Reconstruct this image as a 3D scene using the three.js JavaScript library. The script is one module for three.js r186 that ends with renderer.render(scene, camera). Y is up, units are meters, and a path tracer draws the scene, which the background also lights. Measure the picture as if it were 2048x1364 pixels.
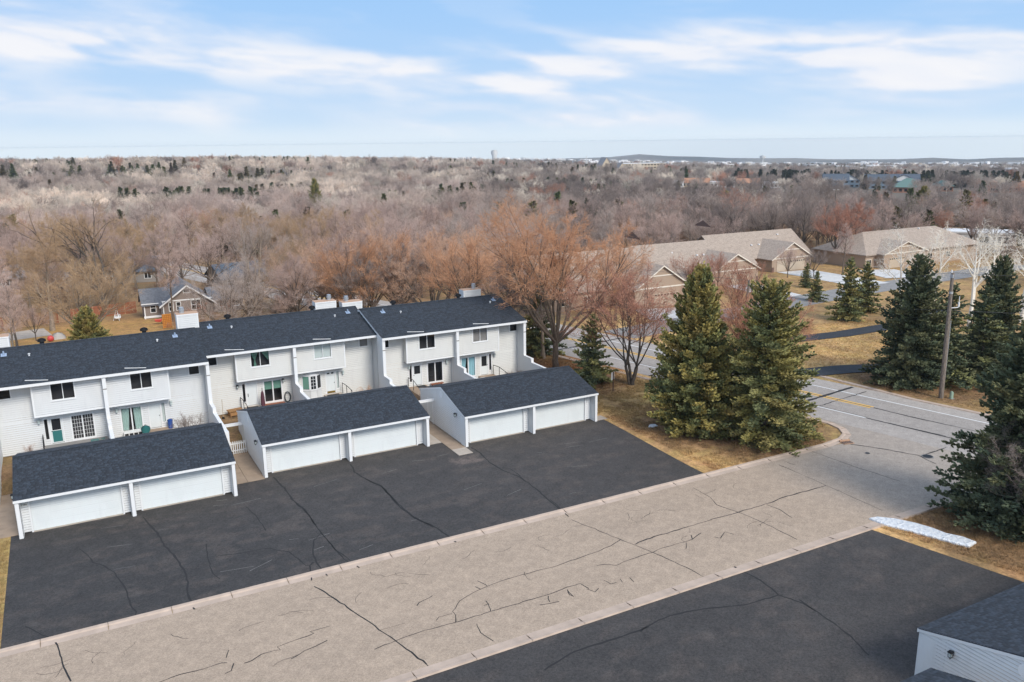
import * as THREE from 'three';
import { mergeGeometries } from 'three/addons/utils/BufferGeometryUtils.js';

// ---------------------------------------------------------------- camera, sky, sun, exposure
const scene = new THREE.Scene();
const D2R = Math.PI / 180;
const camera = new THREE.PerspectiveCamera(44.43, 1024 / 682, 0.5, 30000);
camera.rotation.order = 'YXZ';
camera.position.set(0, 23.4, 0);
camera.rotation.set(-13.405 * D2R, -28.28 * D2R, -0.686 * D2R);
const EXPOSURE = 1.55;
const SUN_DIR = new THREE.Vector3(0.14, 0.64, 0.76).normalize();
const sun = new THREE.DirectionalLight(new THREE.Color(1.0, 0.945, 0.86), 1.75);
sun.position.copy(SUN_DIR).multiplyScalar(300).add(new THREE.Vector3(30, 0, -60));
sun.target.position.set(30, 0, -60);
sun.castShadow = true; sun.shadow.radius = 38; sun.shadow.mapSize.set(4096, 4096);
Object.assign(sun.shadow.camera, { left: -160, right: 160, top: 160, bottom: -160, near: 1, far: 700 });
scene.add(sun, sun.target);
scene.fog = new THREE.FogExp2(new THREE.Color(0.82, 0.89, 0.98), 0.00009);

// ---------------------------------------------------------------- noise
function rng(seed) { let a = seed >>> 0; return () => { a = (a + 0x6D2B79F5) | 0; let t = Math.imul(a ^ (a >>> 15), 1 | a); t = (t + Math.imul(t ^ (t >>> 7), 61 | t)) ^ t; return ((t ^ (t >>> 14)) >>> 0) / 4294967296; }; }
const hash2 = (x, y, s = 0) => { let h = (Math.imul(x | 0, 374761393) + Math.imul(y | 0, 668265263) + Math.imul(s | 0, 1274126177)) | 0; h = Math.imul(h ^ (h >>> 13), 1274126177); return ((h ^ (h >>> 16)) >>> 0) / 4294967296; };
const fade = t => t * t * t * (t * (t * 6 - 15) + 10);
function vn(x, y, s = 0, p = 0) {                      // value noise, optional period p
  const xi = Math.floor(x), yi = Math.floor(y), u = fade(x - xi), v = fade(y - yi);
  const w = p ? (a => ((a % p) + p) % p) : (a => a);
  const a = hash2(w(xi), w(yi), s), b = hash2(w(xi + 1), w(yi), s), c = hash2(w(xi), w(yi + 1), s), d = hash2(w(xi + 1), w(yi + 1), s);
  return a + (b - a) * u + (c - a) * v + (a - b - c + d) * u * v;
}
function fbm(x, y, o = 4, s = 0, p = 0) { let f = 0, a = 0.5, n = 0; for (let i = 0; i < o; i++) { f += a * vn(x, y, s + i * 17, p); n += a; x *= 2; y *= 2; p *= 2; a *= 0.5; } return f / n; }
const clamp = (x, a = 0, b = 1) => Math.min(b, Math.max(a, x));
const sm = (a, b, x) => { const t = clamp((x - a) / (b - a)); return t * t * (3 - 2 * t); };
const mix = (a, b, t) => a + (b - a) * t;
const mix3 = (a, b, t) => [mix(a[0], b[0], t), mix(a[1], b[1], t), mix(a[2], b[2], t)];

// ---------------------------------------------------------------- the sky: thin spring cirrus over pale blue
{
  const W = 4096, H = 2048, data = new Float32Array(W * H * 4);
  // streaks of thin cloud: [azimuth, elevation] polylines in degrees, half thickness, strength
  const bands = [
    { p: [[-9, 8.6], [-2, 7.6], [4, 6.6]], h: 1.7, k: 0.7 },
    { p: [[-2, 5.6], [6, 5.5], [13, 4.7], [22, 3.6], [30, 2.6], [37, 0.9]], h: 1.5, k: 0.95 },
    { p: [[-12, 2.9], [-4, 2.7], [3, 2.2], [10, 1.6]], h: 0.8, k: 0.75 },
    { p: [[33.5, 4.6], [38, 5.0], [43, 5.6], [48, 5.0], [53, 3.3]], h: 1.7, k: 1.3 },
    { p: [[49, 5.6], [55, 5.7], [62, 4.6]], h: 1.2, k: 0.8 },
    { p: [[55.5, 9.0], [61, 8.6], [68, 8.8]], h: 0.8, k: 1.0 },
    { p: [[25, 1.0], [33, 0.6], [40, 0.3], [48, -0.3]], h: 1.0, k: 0.8 },
    { p: [[12, 6.6], [20, 5.4], [26, 4.6]], h: 0.9, k: 0.4 }];
  const segD = (x, y, p) => { let best = 1e9; for (let i = 0; i + 1 < p.length; i++) { const [ax, ay] = p[i], [bx, by] = p[i + 1]; const dx = bx - ax, dy = by - ay, t = clamp(((x - ax) * dx + (y - ay) * dy) / (dx * dx + dy * dy)); const ex = (x - ax - dx * t) * 0.34, ey = y - ay - dy * t; best = Math.min(best, Math.hypot(ex, ey)); } return best; };
  const S = SUN_DIR, inv = 1 / EXPOSURE;
  for (let r = 0; r < H; r++) {
    const el = ((r + 0.5) / H - 0.5) * 180, e = Math.max(el, 0);
    for (let c = 0; c < W; c++) {
      const phi = ((c + 0.5) / W - 0.5) * 2 * Math.PI, k = (r * W + c) * 4;
      let col;
      if (el <= 0) col = [1.11, 1.26, 1.29];
      else {
        const ca = Math.cos(el * D2R), dx = Math.cos(phi) * ca, dy = Math.sin(el * D2R), dz = Math.sin(phi) * ca;
        const az = Math.atan2(dx, -dz) / D2R;
        const g = 1 - Math.exp(-e / 6.0), z = sm(8, 70, e);
        const base = mix3(mix3([0.70, 0.83, 0.95], [0.27, 0.55, 0.96], g), [0.26, 0.45, 0.80], z);
        const slant = az + e * 1.6, wy = e * 0.55;      // noise drawn out along the wind
        const wx = fbm(slant * 0.06 + 5, wy * 0.5, 4, 3) - 0.5, wv = fbm(slant * 0.05 + 31, wy * 0.6 + 7, 4, 9) - 0.5;
        const fine = fbm(slant * 0.17 + wx * 1.5 + 40, wy * 1.35 + wv * 1.6 + az * 0.02, 6, 21), wisp = fbm(slant * 0.25 + wv * 3, wy * 3.2 + wx * 2, 4, 71);
        let m = 0;
        if (az > -60 && az < 110 && e < 20) for (const b of bands) {
          const d = segD(az + wx * 9, e + wv * 2.2, b.p) / b.h;
          m += b.k * Math.exp(-d * d * 1.0) * clamp(0.42 + (fine - 0.45) * 2.3 + (wisp - 0.5) * 0.6, 0.06, 1.05);
        }
        const gx = Math.cos(phi) * 5, gz = Math.sin(phi) * 5, veil = sm(0.36, 0.68, fbm(gx * 0.7 + gz * 0.2 + 90, gz * 0.9 + e * 0.05, 5, 55)) * 0.85 * sm(7, 22, e);
        m = clamp(m * 0.92 + veil + 0.10 * sm(0.45, 0.7, fine), 0, 0.96);
        const cs = dx * S.x + dy * S.y + dz * S.z, halo = Math.pow(Math.max(cs, 0), 10) * 0.9 + Math.pow(Math.max(cs, 0), 50) * 1.6;
        const cl = mix3([0.80, 0.85, 0.96], [0.93, 0.935, 0.97], clamp((fine - 0.35) * 2.4));
        col = mix3(mix3(base, cl, m), [0.755, 0.865, 0.965], 0.85 * sm(1.5, 0.1, e));
        col = [col[0] + halo, col[1] + halo * 0.98, col[2] + halo * 0.92];
      }
      data[k] = col[0] * inv; data[k + 1] = col[1] * inv; data[k + 2] = col[2] * inv; data[k + 3] = 1;
    }
  }
  const t = new THREE.DataTexture(data, W, H, THREE.RGBAFormat, THREE.FloatType);
  t.mapping = THREE.EquirectangularReflectionMapping; t.magFilter = t.minFilter = THREE.LinearFilter; t.wrapS = THREE.RepeatWrapping; t.needsUpdate = true;
  scene.background = t; scene.environment = t;
}

// ---------------------------------------------------------------- object helpers
const used = new Map();
function numbered(name) { const n = used.get(name) ?? 0; used.set(name, n + 1); return n ? name + '_' + String(n).padStart(3, '0') : name; }
function tag(o, label, category, group) { o.userData.label = label; o.userData.category = category; if (group) o.userData.group = group; return o; }
function thing(name, label, category, pos = [0, 0, 0], turn = 0, group) {
  const o = new THREE.Group(); o.name = numbered(name); scene.add(o); o.position.set(...pos); o.rotation.y = turn; return tag(o, label, category, group);
}
function copyOf(src, pos, turn = 0, scale = 1, label, group) {
  const o = src.clone(); o.name = numbered(src.userData.base ?? src.name.replace(/_\d+$/, '')); o.position.set(...pos); o.rotation.y = turn;
  if (Array.isArray(scale)) o.scale.set(...scale); else o.scale.setScalar(scale);
  o.userData = { ...src.userData }; if (label) o.userData.label = label; if (group) o.userData.group = group; else delete o.userData.group;
  scene.add(o); return o;
}
class MB {                                             // collects triangles; build() makes ONE mesh
  constructor() { this.p = []; this.n = []; this.u = []; this.c = []; this.col = null; }
  tri(a, b, c, na, nb, nc, ua, ub, uc) {
    if (!na) { const ux = b[0] - a[0], uy = b[1] - a[1], uz = b[2] - a[2], vx = c[0] - a[0], vy = c[1] - a[1], vz = c[2] - a[2]; let x = uy * vz - uz * vy, y = uz * vx - ux * vz, z = ux * vy - uy * vx; const l = Math.hypot(x, y, z) || 1; na = nb = nc = [x / l, y / l, z / l]; }
    if (!ua) { const ax = Math.abs(na[0]), ay = Math.abs(na[1]), az = Math.abs(na[2]); const f = ay >= ax && ay >= az ? (q => [q[0], q[2]]) : ax > az ? (q => [q[2], q[1]]) : (q => [q[0], q[1]]); ua = f(a); ub = f(b); uc = f(c); }
    this.p.push(...a, ...b, ...c); this.n.push(...na, ...nb, ...nc); this.u.push(...ua, ...ub, ...uc);
    if (this.col) this.c.push(...this.col, ...this.col, ...this.col);
  }
  quad(a, b, c, d, ua, ub, uc, ud) { this.tri(a, b, c, null, null, null, ua, ub, uc); this.tri(a, c, d, null, null, null, ua, uc, ud); return this; }
  poly(pts) { for (let i = 1; i + 1 < pts.length; i++) this.tri(pts[0], pts[i], pts[i + 1]); return this; }
  box(x0, y0, z0, x1, y1, z1) {
    const q = (a, b, c, d) => this.quad(a, b, c, d);
    q([x0, y0, z1], [x1, y0, z1], [x1, y1, z1], [x0, y1, z1]); q([x1, y0, z0], [x0, y0, z0], [x0, y1, z0], [x1, y1, z0]);
    q([x0, y0, z0], [x0, y0, z1], [x0, y1, z1], [x0, y1, z0]); q([x1, y0, z1], [x1, y0, z0], [x1, y1, z0], [x1, y1, z1]);
    q([x0, y1, z1], [x1, y1, z1], [x1, y1, z0], [x0, y1, z0]); q([x0, y0, z0], [x1, y0, z0], [x1, y0, z1], [x0, y0, z1]); return this;
  }
  tube(pts, rad, sides = 6, cap = false) {             // smooth tube along points, radius per point
    const rings = [];
    for (let i = 0; i < pts.length; i++) {
      const a = pts[Math.max(0, i - 1)], b = pts[Math.min(pts.length - 1, i + 1)]; let t = [b[0] - a[0], b[1] - a[1], b[2] - a[2]]; const l = Math.hypot(...t) || 1; t = t.map(v => v / l);
      const h = Math.abs(t[1]) > 0.9 ? [1, 0, 0] : [0, 1, 0]; let u = [t[1] * h[2] - t[2] * h[1], t[2] * h[0] - t[0] * h[2], t[0] * h[1] - t[1] * h[0]]; const lu = Math.hypot(...u); u = u.map(v => v / lu);
      const v = [t[1] * u[2] - t[2] * u[1], t[2] * u[0] - t[0] * u[2], t[0] * u[1] - t[1] * u[0]]; const r = Array.isArray(rad) ? rad[i] : rad; const ring = [];
      for (let k = 0; k < sides; k++) { const g = k / sides * 6.28318, cx = Math.cos(g), sx = Math.sin(g); const n = [u[0] * cx + v[0] * sx, u[1] * cx + v[1] * sx, u[2] * cx + v[2] * sx]; ring.push([[pts[i][0] + n[0] * r, pts[i][1] + n[1] * r, pts[i][2] + n[2] * r], n]); }
      rings.push(ring);
    }
    let along = 0;
    for (let i = 0; i + 1 < pts.length; i++) {
      const L = Math.hypot(pts[i + 1][0] - pts[i][0], pts[i + 1][1] - pts[i][1], pts[i + 1][2] - pts[i][2]);
      const r0 = Array.isArray(rad) ? rad[i] : rad;
      for (let k = 0; k < sides; k++) {
        const k2 = (k + 1) % sides, A = rings[i][k], B = rings[i][k2], C = rings[i + 1][k2], Dd = rings[i + 1][k];
        const w = 6.283 * r0 / sides, ua = [k * w, along], ub = [(k + 1) * w, along], uc = [(k + 1) * w, along + L], ud = [k * w, along + L];
        this.tri(A[0], B[0], C[0], A[1], B[1], C[1], ua, ub, uc); if ((Array.isArray(rad) ? rad[i + 1] : rad) > 1e-4) this.tri(A[0], C[0], Dd[0], A[1], C[1], Dd[1], ua, uc, ud);
      }
      along += L;
    }
    if (cap) for (const [ri, fl] of [[0, 1], [pts.length - 1, 0]]) { const R = rings[ri]; for (let k = 1; k + 1 < sides; k++) fl ? this.tri(R[0][0], R[k + 1][0], R[k][0]) : this.tri(R[0][0], R[k][0], R[k + 1][0]); }
    return this;
  }
  geo() {
    const g = new THREE.BufferGeometry(); g.setAttribute('position', new THREE.Float32BufferAttribute(this.p, 3)); g.setAttribute('normal', new THREE.Float32BufferAttribute(this.n, 3)); g.setAttribute('uv', new THREE.Float32BufferAttribute(this.u, 2));
    if (this.c.length) g.setAttribute('color', new THREE.Float32BufferAttribute(this.c, 3)); return g;
  }
  build(name, mat, parent = scene) {
    const m = new THREE.Mesh(this.geo(), mat); m.name = parent === scene ? numbered(name) : name; m.castShadow = m.receiveShadow = true; parent.add(m); return m;
  }
}
const bx = (...a) => new MB().box(...a);
function structure(o) { o.userData.kind = 'structure'; return o; }
function stuff(o) { o.userData.kind = 'stuff'; return o; }

// ---------------------------------------------------------------- textures (linear colour in, sRGB bytes out)
const toS = x => { x = clamp(x); return Math.round(255 * (x <= 0.0031308 ? x * 12.92 : 1.055 * Math.pow(x, 1 / 2.4) - 0.055)); };
function tex(n, metres, fn, linear = false) {
  const d = new Uint8Array(n * n * 4);
  for (let y = 0; y < n; y++) for (let x = 0; x < n; x++) { const c = fn(x / n, y / n), k = (y * n + x) * 4; for (let i = 0; i < 3; i++) d[k + i] = linear ? Math.round(255 * clamp(c[i])) : toS(c[i]); d[k + 3] = 255; }
  const t = new THREE.DataTexture(d, n, n); t.wrapS = t.wrapT = THREE.RepeatWrapping; t.magFilter = THREE.LinearFilter; t.minFilter = THREE.LinearMipmapLinearFilter; t.generateMipmaps = true;
  t.colorSpace = linear ? THREE.NoColorSpace : THREE.SRGBColorSpace; t.repeat.set(1 / metres, 1 / metres); t.needsUpdate = true; return t;
}
const g3 = v => [v, v, v];
// asphalt: pale and dark chips in a grey binder; multiplies a vertex colour
const asphaltTex = tex(1024, 5, (u, v) => { const a = hash2(u * 1024, v * 1024, 5), f = vn(u * 400, v * 400, 2, 400), m = fbm(u * 12, v * 12, 4, 8, 12); let k = 0.47 + 0.14 * m + 0.2 * (f - 0.3) + 0.11 * (vn(u * 62, v * 62, 6, 62) - 0.5) + 0.16 * (vn(u * 120, v * 120, 7, 120) - 0.5); if (a > 0.9) k += 0.28; if (a < 0.12) k -= 0.2; return [k, k * 0.985, k * 0.965]; });
const chipBump = tex(512, 2.5, (u, v) => g3(0.4 + 0.6 * hash2(u * 512, v * 512, 9) * vn(u * 180, v * 180, 4, 180)), true);
const tarTex = tex(1024, 6, (u, v) => { const a = hash2(u * 1024, v * 1024, 15), f = vn(u * 300, v * 300, 12, 300), m = fbm(u * 9, v * 9, 5, 18, 9); let k = 0.33 + 0.16 * m + 0.2 * (f - 0.35) + 0.2 * (vn(u * 60, v * 60, 16, 60) - 0.5) + 0.24 * (vn(u * 130, v * 130, 17, 130) - 0.5); if (a > 0.965) k += 0.4; return g3(k); });
const concreteTex = tex(512, 3, (u, v) => { const m = fbm(u * 6, v * 6, 5, 38, 6), f = hash2(u * 512, v * 512, 35); return g3(0.62 + 0.3 * (m - 0.3) + 0.08 * f); });
const grassTex = tex(1024, 9, (u, v) => {
  const m = fbm(u * 14, v * 14, 4, 71, 14), s = vn(u * 220 + vn(u * 30, v * 30, 2, 30) * 6, v * 90, 73, 0 || 220), f = hash2(u * 1024, v * 1024, 75), l = fbm(u * 60, v * 60, 2, 77, 60);
  const k = 0.34 + 0.42 * m + 0.30 * (l - 0.5) + 0.22 * (s - 0.5) + 0.2 * (f - 0.5); const g = sm(0.45, 0.75, fbm(u * 8, v * 8, 3, 79, 8));
  return [k * 0.98, k * mix(0.93, 1.0, g), k * mix(0.86, 0.8, g)];
});
const shingleTex = tex(1024, 4, (u, v) => {            // laminated shingle tabs, 28 courses in 4 m
  const rows = 28, r = Math.floor(v * rows), fy = v * rows - r, off = hash2(r, 3, 1) * 7, n = 18; let t = (u * n + off) % n; const i = Math.floor(t), fx = t - i;
  const tone = hash2(i, r, 4), half = hash2(i, r, 8); let k = 0.46 + 0.48 * Math.pow(tone, 1.6); if (fx < half * 0.55) k *= 0.72; if (fx < 0.035) k *= 0.5; if (fy > 0.9) k *= 0.72;
  k *= 0.82 + 0.36 * hash2(u * 1024, v * 1024, 6); const b = hash2(i, r, 12); return [k * (0.92 + 0.1 * b), k * 0.98, k * (1.04 - 0.06 * b)];
});
const softShingle = tex(512, 4, (u, v) => { const r = Math.floor(v * 28), i = Math.floor(u * 18 + hash2(r, 3, 1) * 7) % 18, k = 0.6 + 0.26 * hash2(i, r, 44) + 0.1 * (hash2(u * 512, v * 512, 45) - 0.5); return [k, k * 0.985, k * 0.97]; });
const grimeTex = tex(512, 4, (u, v) => { const a = fbm(u * 10, v * 3, 4, 141, 0 || 10), b = fbm(u * 26, v * 5, 3, 143, 26); const k = 0.985 - 0.035 * sm(0.45, 0.8, a) - 0.02 * sm(0.5, 0.8, b); return [k, k * 0.995, k * 0.985]; });
const barkTex = tex(256, 1.2, (u, v) => g3(0.5 + 0.45 * vn(u * 24, v * 6, 91, 24) - 0.12 * hash2(u * 256, v * 256, 92)));
const woodTex = tex(256, 1, (u, v) => g3(0.6 + 0.3 * vn(u * 40, v * 3, 95, 0 || 40) + 0.1 * hash2(u * 256, v * 256, 92)));

const std = (r, g, b, rough = 0.8, o = {}) => { const m = new THREE.MeshStandardMaterial({ roughness: rough, ...o }); m.color.setRGB(r, g, b); return m; };
const vc = (rough, map, o = {}) => new THREE.MeshStandardMaterial({ roughness: rough, vertexColors: true, map, ...o });
const M = {
  siding: std(0.715, 0.72, 0.72, 0.55, { map: grimeTex }), sidingWarm: std(0.715, 0.705, 0.675, 0.55, { map: grimeTex }), trim: std(0.79, 0.79, 0.785, 0.5), doorWhite: std(0.735, 0.765, 0.765, 0.45, { map: grimeTex }),
  shingle: std(0.054, 0.066, 0.083, 0.9, { map: shingleTex }), black: std(0.012, 0.012, 0.014, 0.5), iron: std(0.02, 0.02, 0.022, 0.5),
  glass: new THREE.MeshPhysicalMaterial({ color: 0xffffff, transmission: 1, thickness: 0, roughness: 0.02, ior: 1.5 }),
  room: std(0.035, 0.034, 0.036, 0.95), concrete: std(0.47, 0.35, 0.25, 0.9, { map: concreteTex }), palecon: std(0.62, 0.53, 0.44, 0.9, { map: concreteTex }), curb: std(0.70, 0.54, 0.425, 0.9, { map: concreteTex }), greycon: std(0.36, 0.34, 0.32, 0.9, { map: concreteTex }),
  tarSeal: std(0.02, 0.019, 0.019, 0.85), paintW: std(0.8, 0.8, 0.78, 0.7), paintY: std(0.8, 0.46, 0.08, 0.7),
  galv: std(0.5, 0.53, 0.56, 0.4, { metalness: 0.5 }), flash: std(0.3, 0.38, 0.5, 0.5), rust: std(0.5, 0.31, 0.2, 0.8), brass: std(0.45, 0.3, 0.08, 0.35, { metalness: 0.8 }),
  drape: std(0.36, 0.5, 0.46, 0.9), drapeGreen: std(0.13, 0.27, 0.21, 0.9), drapeBlue: std(0.28, 0.5, 0.56, 0.9), blind: std(0.5, 0.56, 0.54, 0.8), red: std(0.4, 0.03, 0.03, 0.5), redcap: std(0.55, 0.08, 0.06, 0.6),
  oak: std(0.42, 0.22, 0.085, 0.7, { map: woodTex }), redwood: std(0.36, 0.13, 0.065, 0.75, { map: woodTex }), maroon: std(0.1, 0.035, 0.05, 0.9), darkhose: std(0.045, 0.05, 0.055, 0.6), mat: std(0.035, 0.035, 0.035, 0.95),
  teal: std(0.03, 0.16, 0.155, 0.5), pole: std(0.30, 0.245, 0.20, 0.9, { map: barkTex }), wire: std(0.06, 0.06, 0.065, 0.6), snow: std(0.86, 0.88, 0.91, 0.7), green: std(0.3, 0.4, 0.3, 0.6),
  tanroof: std(0.50, 0.405, 0.33, 0.92, { map: shingleTex }), tanwall: std(0.38, 0.28, 0.205, 0.8), tandoor: std(0.5, 0.41, 0.31, 0.7), tantrim: std(0.75, 0.68, 0.58, 0.7), stone: std(0.16, 0.1, 0.08, 0.9), darkglass: std(0.02, 0.022, 0.025, 0.08),
  greyroof: std(0.2, 0.21, 0.235, 0.9, { map: shingleTex }), taupe: std(0.235, 0.19, 0.165, 0.85), whitecon: std(0.85, 0.83, 0.8, 0.9, { map: concreteTex }), path: std(0.06, 0.066, 0.078, 0.85, { map: tarTex }),
};
M.tanroof.map = M.greyroof.map = softShingle;

// ---------------------------------------------------------------- terrain
const PL = [[0, 0], [95, 0], [130, -2.5], [300, -6.5], [450, -12.5], [580, -12], [900, 0.5], [1500, -9], [3000, -25], [6000, -60], [9000, -100], [40000, -560]];
const PR = [[0, 0], [95, 0], [150, -1.5], [300, -5], [500, -10], [1000, -24], [1500, -34], [3000, -66], [6000, -144], [9000, -225], [40000, -1130]];
const lerpP = (P, r) => { for (let i = 1; i < P.length; i++) if (r <= P[i][0]) return mix(P[i - 1][1], P[i][1], (r - P[i - 1][0]) / (P[i][0] - P[i - 1][0])); return P[P.length - 1][1]; };
function ground(x, z) {
  const r = Math.hypot(x, z), az = Math.atan2(x, -z) / D2R, t = sm(5, 52, az);
  let y = lerpP(PL, r) * (1 - t) + lerpP(PR, r) * t;
  y += 0.9 * sm(-64, -67, z) * sm(-94, -88, z) * sm(41, 39.2, x);
  if (r > 600) y += (fbm(x * 0.0011, z * 0.0011, 3, 5) - 0.5) * Math.min(40, (r - 600) * 0.006);
  if (r > 3500) y += sm(3800, 6200, r) * sm(8200, 6600, r) * sm(26, 38, az) * (14 + 44 * fbm(az * 0.35, 3.3, 3, 12));
  return y;
}
const roadX = z => 57.1 + 0.24 * (z + 53.3);           // the white edge line on the near side of the main road
const inRoad = (x, z, m = 0) => x > roadX(z) - 3 - m && x < roadX(z) + 8.5 + m;
const LANE = [[60, -83], [75, -86], [95, -90], [115, -93.5], [140, -97], [175, -101]];
const PATH1 = [[64.6, -58.4], [70, -57.2], [76, -54.6], [85, -51.5], [100, -48]];
const PATH2 = [[62.6, -73], [72, -70.6], [84, -69.6], [100, -70.5], [112, -74]];
const segDist = (x, z, P) => { let b = 1e9; for (let i = 0; i + 1 < P.length; i++) { const [ax, az] = P[i], [cx, cz] = P[i + 1], dx = cx - ax, dz = cz - az, t = clamp(((x - ax) * dx + (z - az) * dz) / (dx * dx + dz * dz)); b = Math.min(b, Math.hypot(x - ax - dx * t, z - az - dz * t)); } return b; };
function groundColor(x, z) {
  const r = Math.hypot(x, z), n1 = fbm(x * 0.09, z * 0.09, 4, 31), n2 = fbm(x * 0.35, z * 0.35, 3, 37), n3 = fbm(x * 0.02, z * 0.02, 3, 41);
  const straw = [1.05, 0.68, 0.30], olive = [0.72, 0.50, 0.215], leaf = [0.52, 0.295, 0.145], soil = [0.26, 0.165, 0.105];
  let c = mix3(straw, olive, sm(0.38, 0.64, n1)); c = mix3(c, leaf, 0.55 * sm(0.5, 0.74, n2));
  const edge = x > 38 && x < 43 && z > -57 && z < -42 ? sm(1.6, 0.3, Math.abs(x - 39.7 + (z + 50) * 0.03)) : x > 41 && x < 46 && z < -18 && z > -31.5 ? sm(1.3, 0.3, Math.abs(x - 42.6 - (z + 31.1) * 0.22)) : 0; c = mix3(c, [0.95, 0.52, 0.25], 0.7 * edge * sm(0.3, 0.6, n2));
  // leaf litter below the spruces and along their edge
  for (const [sx, sz, rr] of [[44.8, -51.1, 5.2], [47.6, -46.4, 5.4], [44.6, -66.3, 4], [45, -73, 6], [51, -27.5, 7.5], [74, -50.5, 8], [79, -50, 7], [92.7, -76, 3]]) c = mix3(c, mix3(leaf, soil, 0.35), 0.85 * sm(rr + 1.6, rr - 1.2, Math.hypot(x - sx, z - sz) + (n2 - 0.5) * 3));
  if (x > 38.5 && x < 56 && z < -68 && z > -92) c = mix3(c, [0.62, 0.28, 0.10], 0.7 * sm(0.3, 0.6, n2 + 0.1));
  // the courtyard beds and the ground behind the houses
  if (z < -62 && z > -73 && x < 39) c = mix3(c, soil, 0.75);
  if (r > 118) {
    const yard = Math.max(sm(13, 7, Math.hypot((x + 1.5) * 0.45, (z + 131))), sm(7, 3, Math.abs(z + 118 + x * 0.3)) * sm(8, 12, x) * sm(30, 24, x) * 0.7);
    c = mix3(c, mix3(soil, leaf, n2), 0.75); c = mix3(c, [0.74, 0.42, 0.145], yard * sm(0.2, 0.55, n2 + 0.18));
    if (x > 60) c = mix3(c, mix3([0.46, 0.26, 0.1], straw, n2), sm(215, 190, r) * 0.75);
  }
  if (r > 260) c = mix3(c, mix3([0.20, 0.155, 0.125], [0.30, 0.235, 0.18], sm(0.35, 0.65, n3)), sm(260, 420, r));
  if (r > 1100) { const q = fbm(x * 0.004, z * 0.004, 4, 47); c = mix3(c, mix3([0.15, 0.14, 0.13], [0.36, 0.31, 0.26], sm(0.4, 0.62, q)), sm(1100, 1900, r)); if (q < 0.4) c = mix3(c, [0.06, 0.075, 0.05], sm(1100, 1900, r) * 0.6); }
  return c;
}
{
  const axis = (a, b, s, far) => { const o = []; for (let v = a; v <= b + 1e-6; v += s) o.push(v); let d = s, v = b; while (v < far) { d *= 1.075; v += d; o.push(v); } d = s; v = a; while (v > -far) { d *= 1.075; v -= d; o.unshift(v); } return o; };
  const xs = axis(-30, 130, 1.25, 8000), zs = axis(-160, 0, 1.25, 8000), nx = xs.length, nz = zs.length;
  const p = new Float32Array(nx * nz * 3), u = new Float32Array(nx * nz * 2), c = new Float32Array(nx * nz * 3), idx = [];
  for (let j = 0; j < nz; j++) for (let i = 0; i < nx; i++) {
    const k = j * nx + i, x = xs[i], z = zs[j]; let y = ground(x, z); if (z > -90 && z < 20 && Math.hypot(x, z) < 95 && y === 0 && !inRoad(x, z, 1) && !(z > -61 && z < -19 && x < 45) && !(z > -49 && z < -22 && x < 62)) y += 0.05 * (fbm(x * 0.5, z * 0.5, 2, 3) - 0.3);
    p.set([x, y, z], k * 3); u.set([x, z], k * 2); c.set(groundColor(x, z), k * 3);
    if (i + 1 < nx && j + 1 < nz) idx.push(k, k + nx, k + 1, k + 1, k + nx, k + nx + 1);
  }
  const g = new THREE.BufferGeometry(); g.setAttribute('position', new THREE.BufferAttribute(p, 3)); g.setAttribute('uv', new THREE.BufferAttribute(u, 2)); g.setAttribute('color', new THREE.BufferAttribute(c, 3)); g.setIndex(idx); g.computeVertexNormals();
  const m = new THREE.Mesh(g, vc(0.95, grassTex)); m.name = 'ground'; m.receiveShadow = true; structure(m); scene.add(m);
}
// flat sheets on the ground with a coloured grid; warp maps the grid point to the place
function sheet(name, x0, x1, z0, z1, step, y, colour, mat, warp = (x, z) => [x, z], parent = scene) {
  const nx = Math.max(1, Math.round((x1 - x0) / step)), nz = Math.max(1, Math.round((z1 - z0) / step)), p = [], u = [], c = [], n = [], idx = [];
  for (let j = 0; j <= nz; j++) for (let i = 0; i <= nx; i++) { const a = x0 + (x1 - x0) * i / nx, b = z0 + (z1 - z0) * j / nz, [x, z] = warp(a, b); p.push(x, typeof y === 'function' ? y(x, z) : y, z); u.push(x, z); c.push(...colour(x, z, a, b)); n.push(0, 1, 0); const k = j * (nx + 1) + i; if (i < nx && j < nz) idx.push(k, k + nx + 1, k + 1, k + 1, k + nx + 1, k + nx + 2); }
  const g = new THREE.BufferGeometry(); g.setAttribute('position', new THREE.Float32BufferAttribute(p, 3)); g.setAttribute('normal', new THREE.Float32BufferAttribute(n, 3)); g.setAttribute('uv', new THREE.Float32BufferAttribute(u, 2)); g.setAttribute('color', new THREE.Float32BufferAttribute(c, 3)); g.setIndex(idx);
  const m = new THREE.Mesh(g, mat); m.name = parent === scene ? numbered(name) : name; m.receiveShadow = true; parent.add(m); return m;
}
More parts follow.
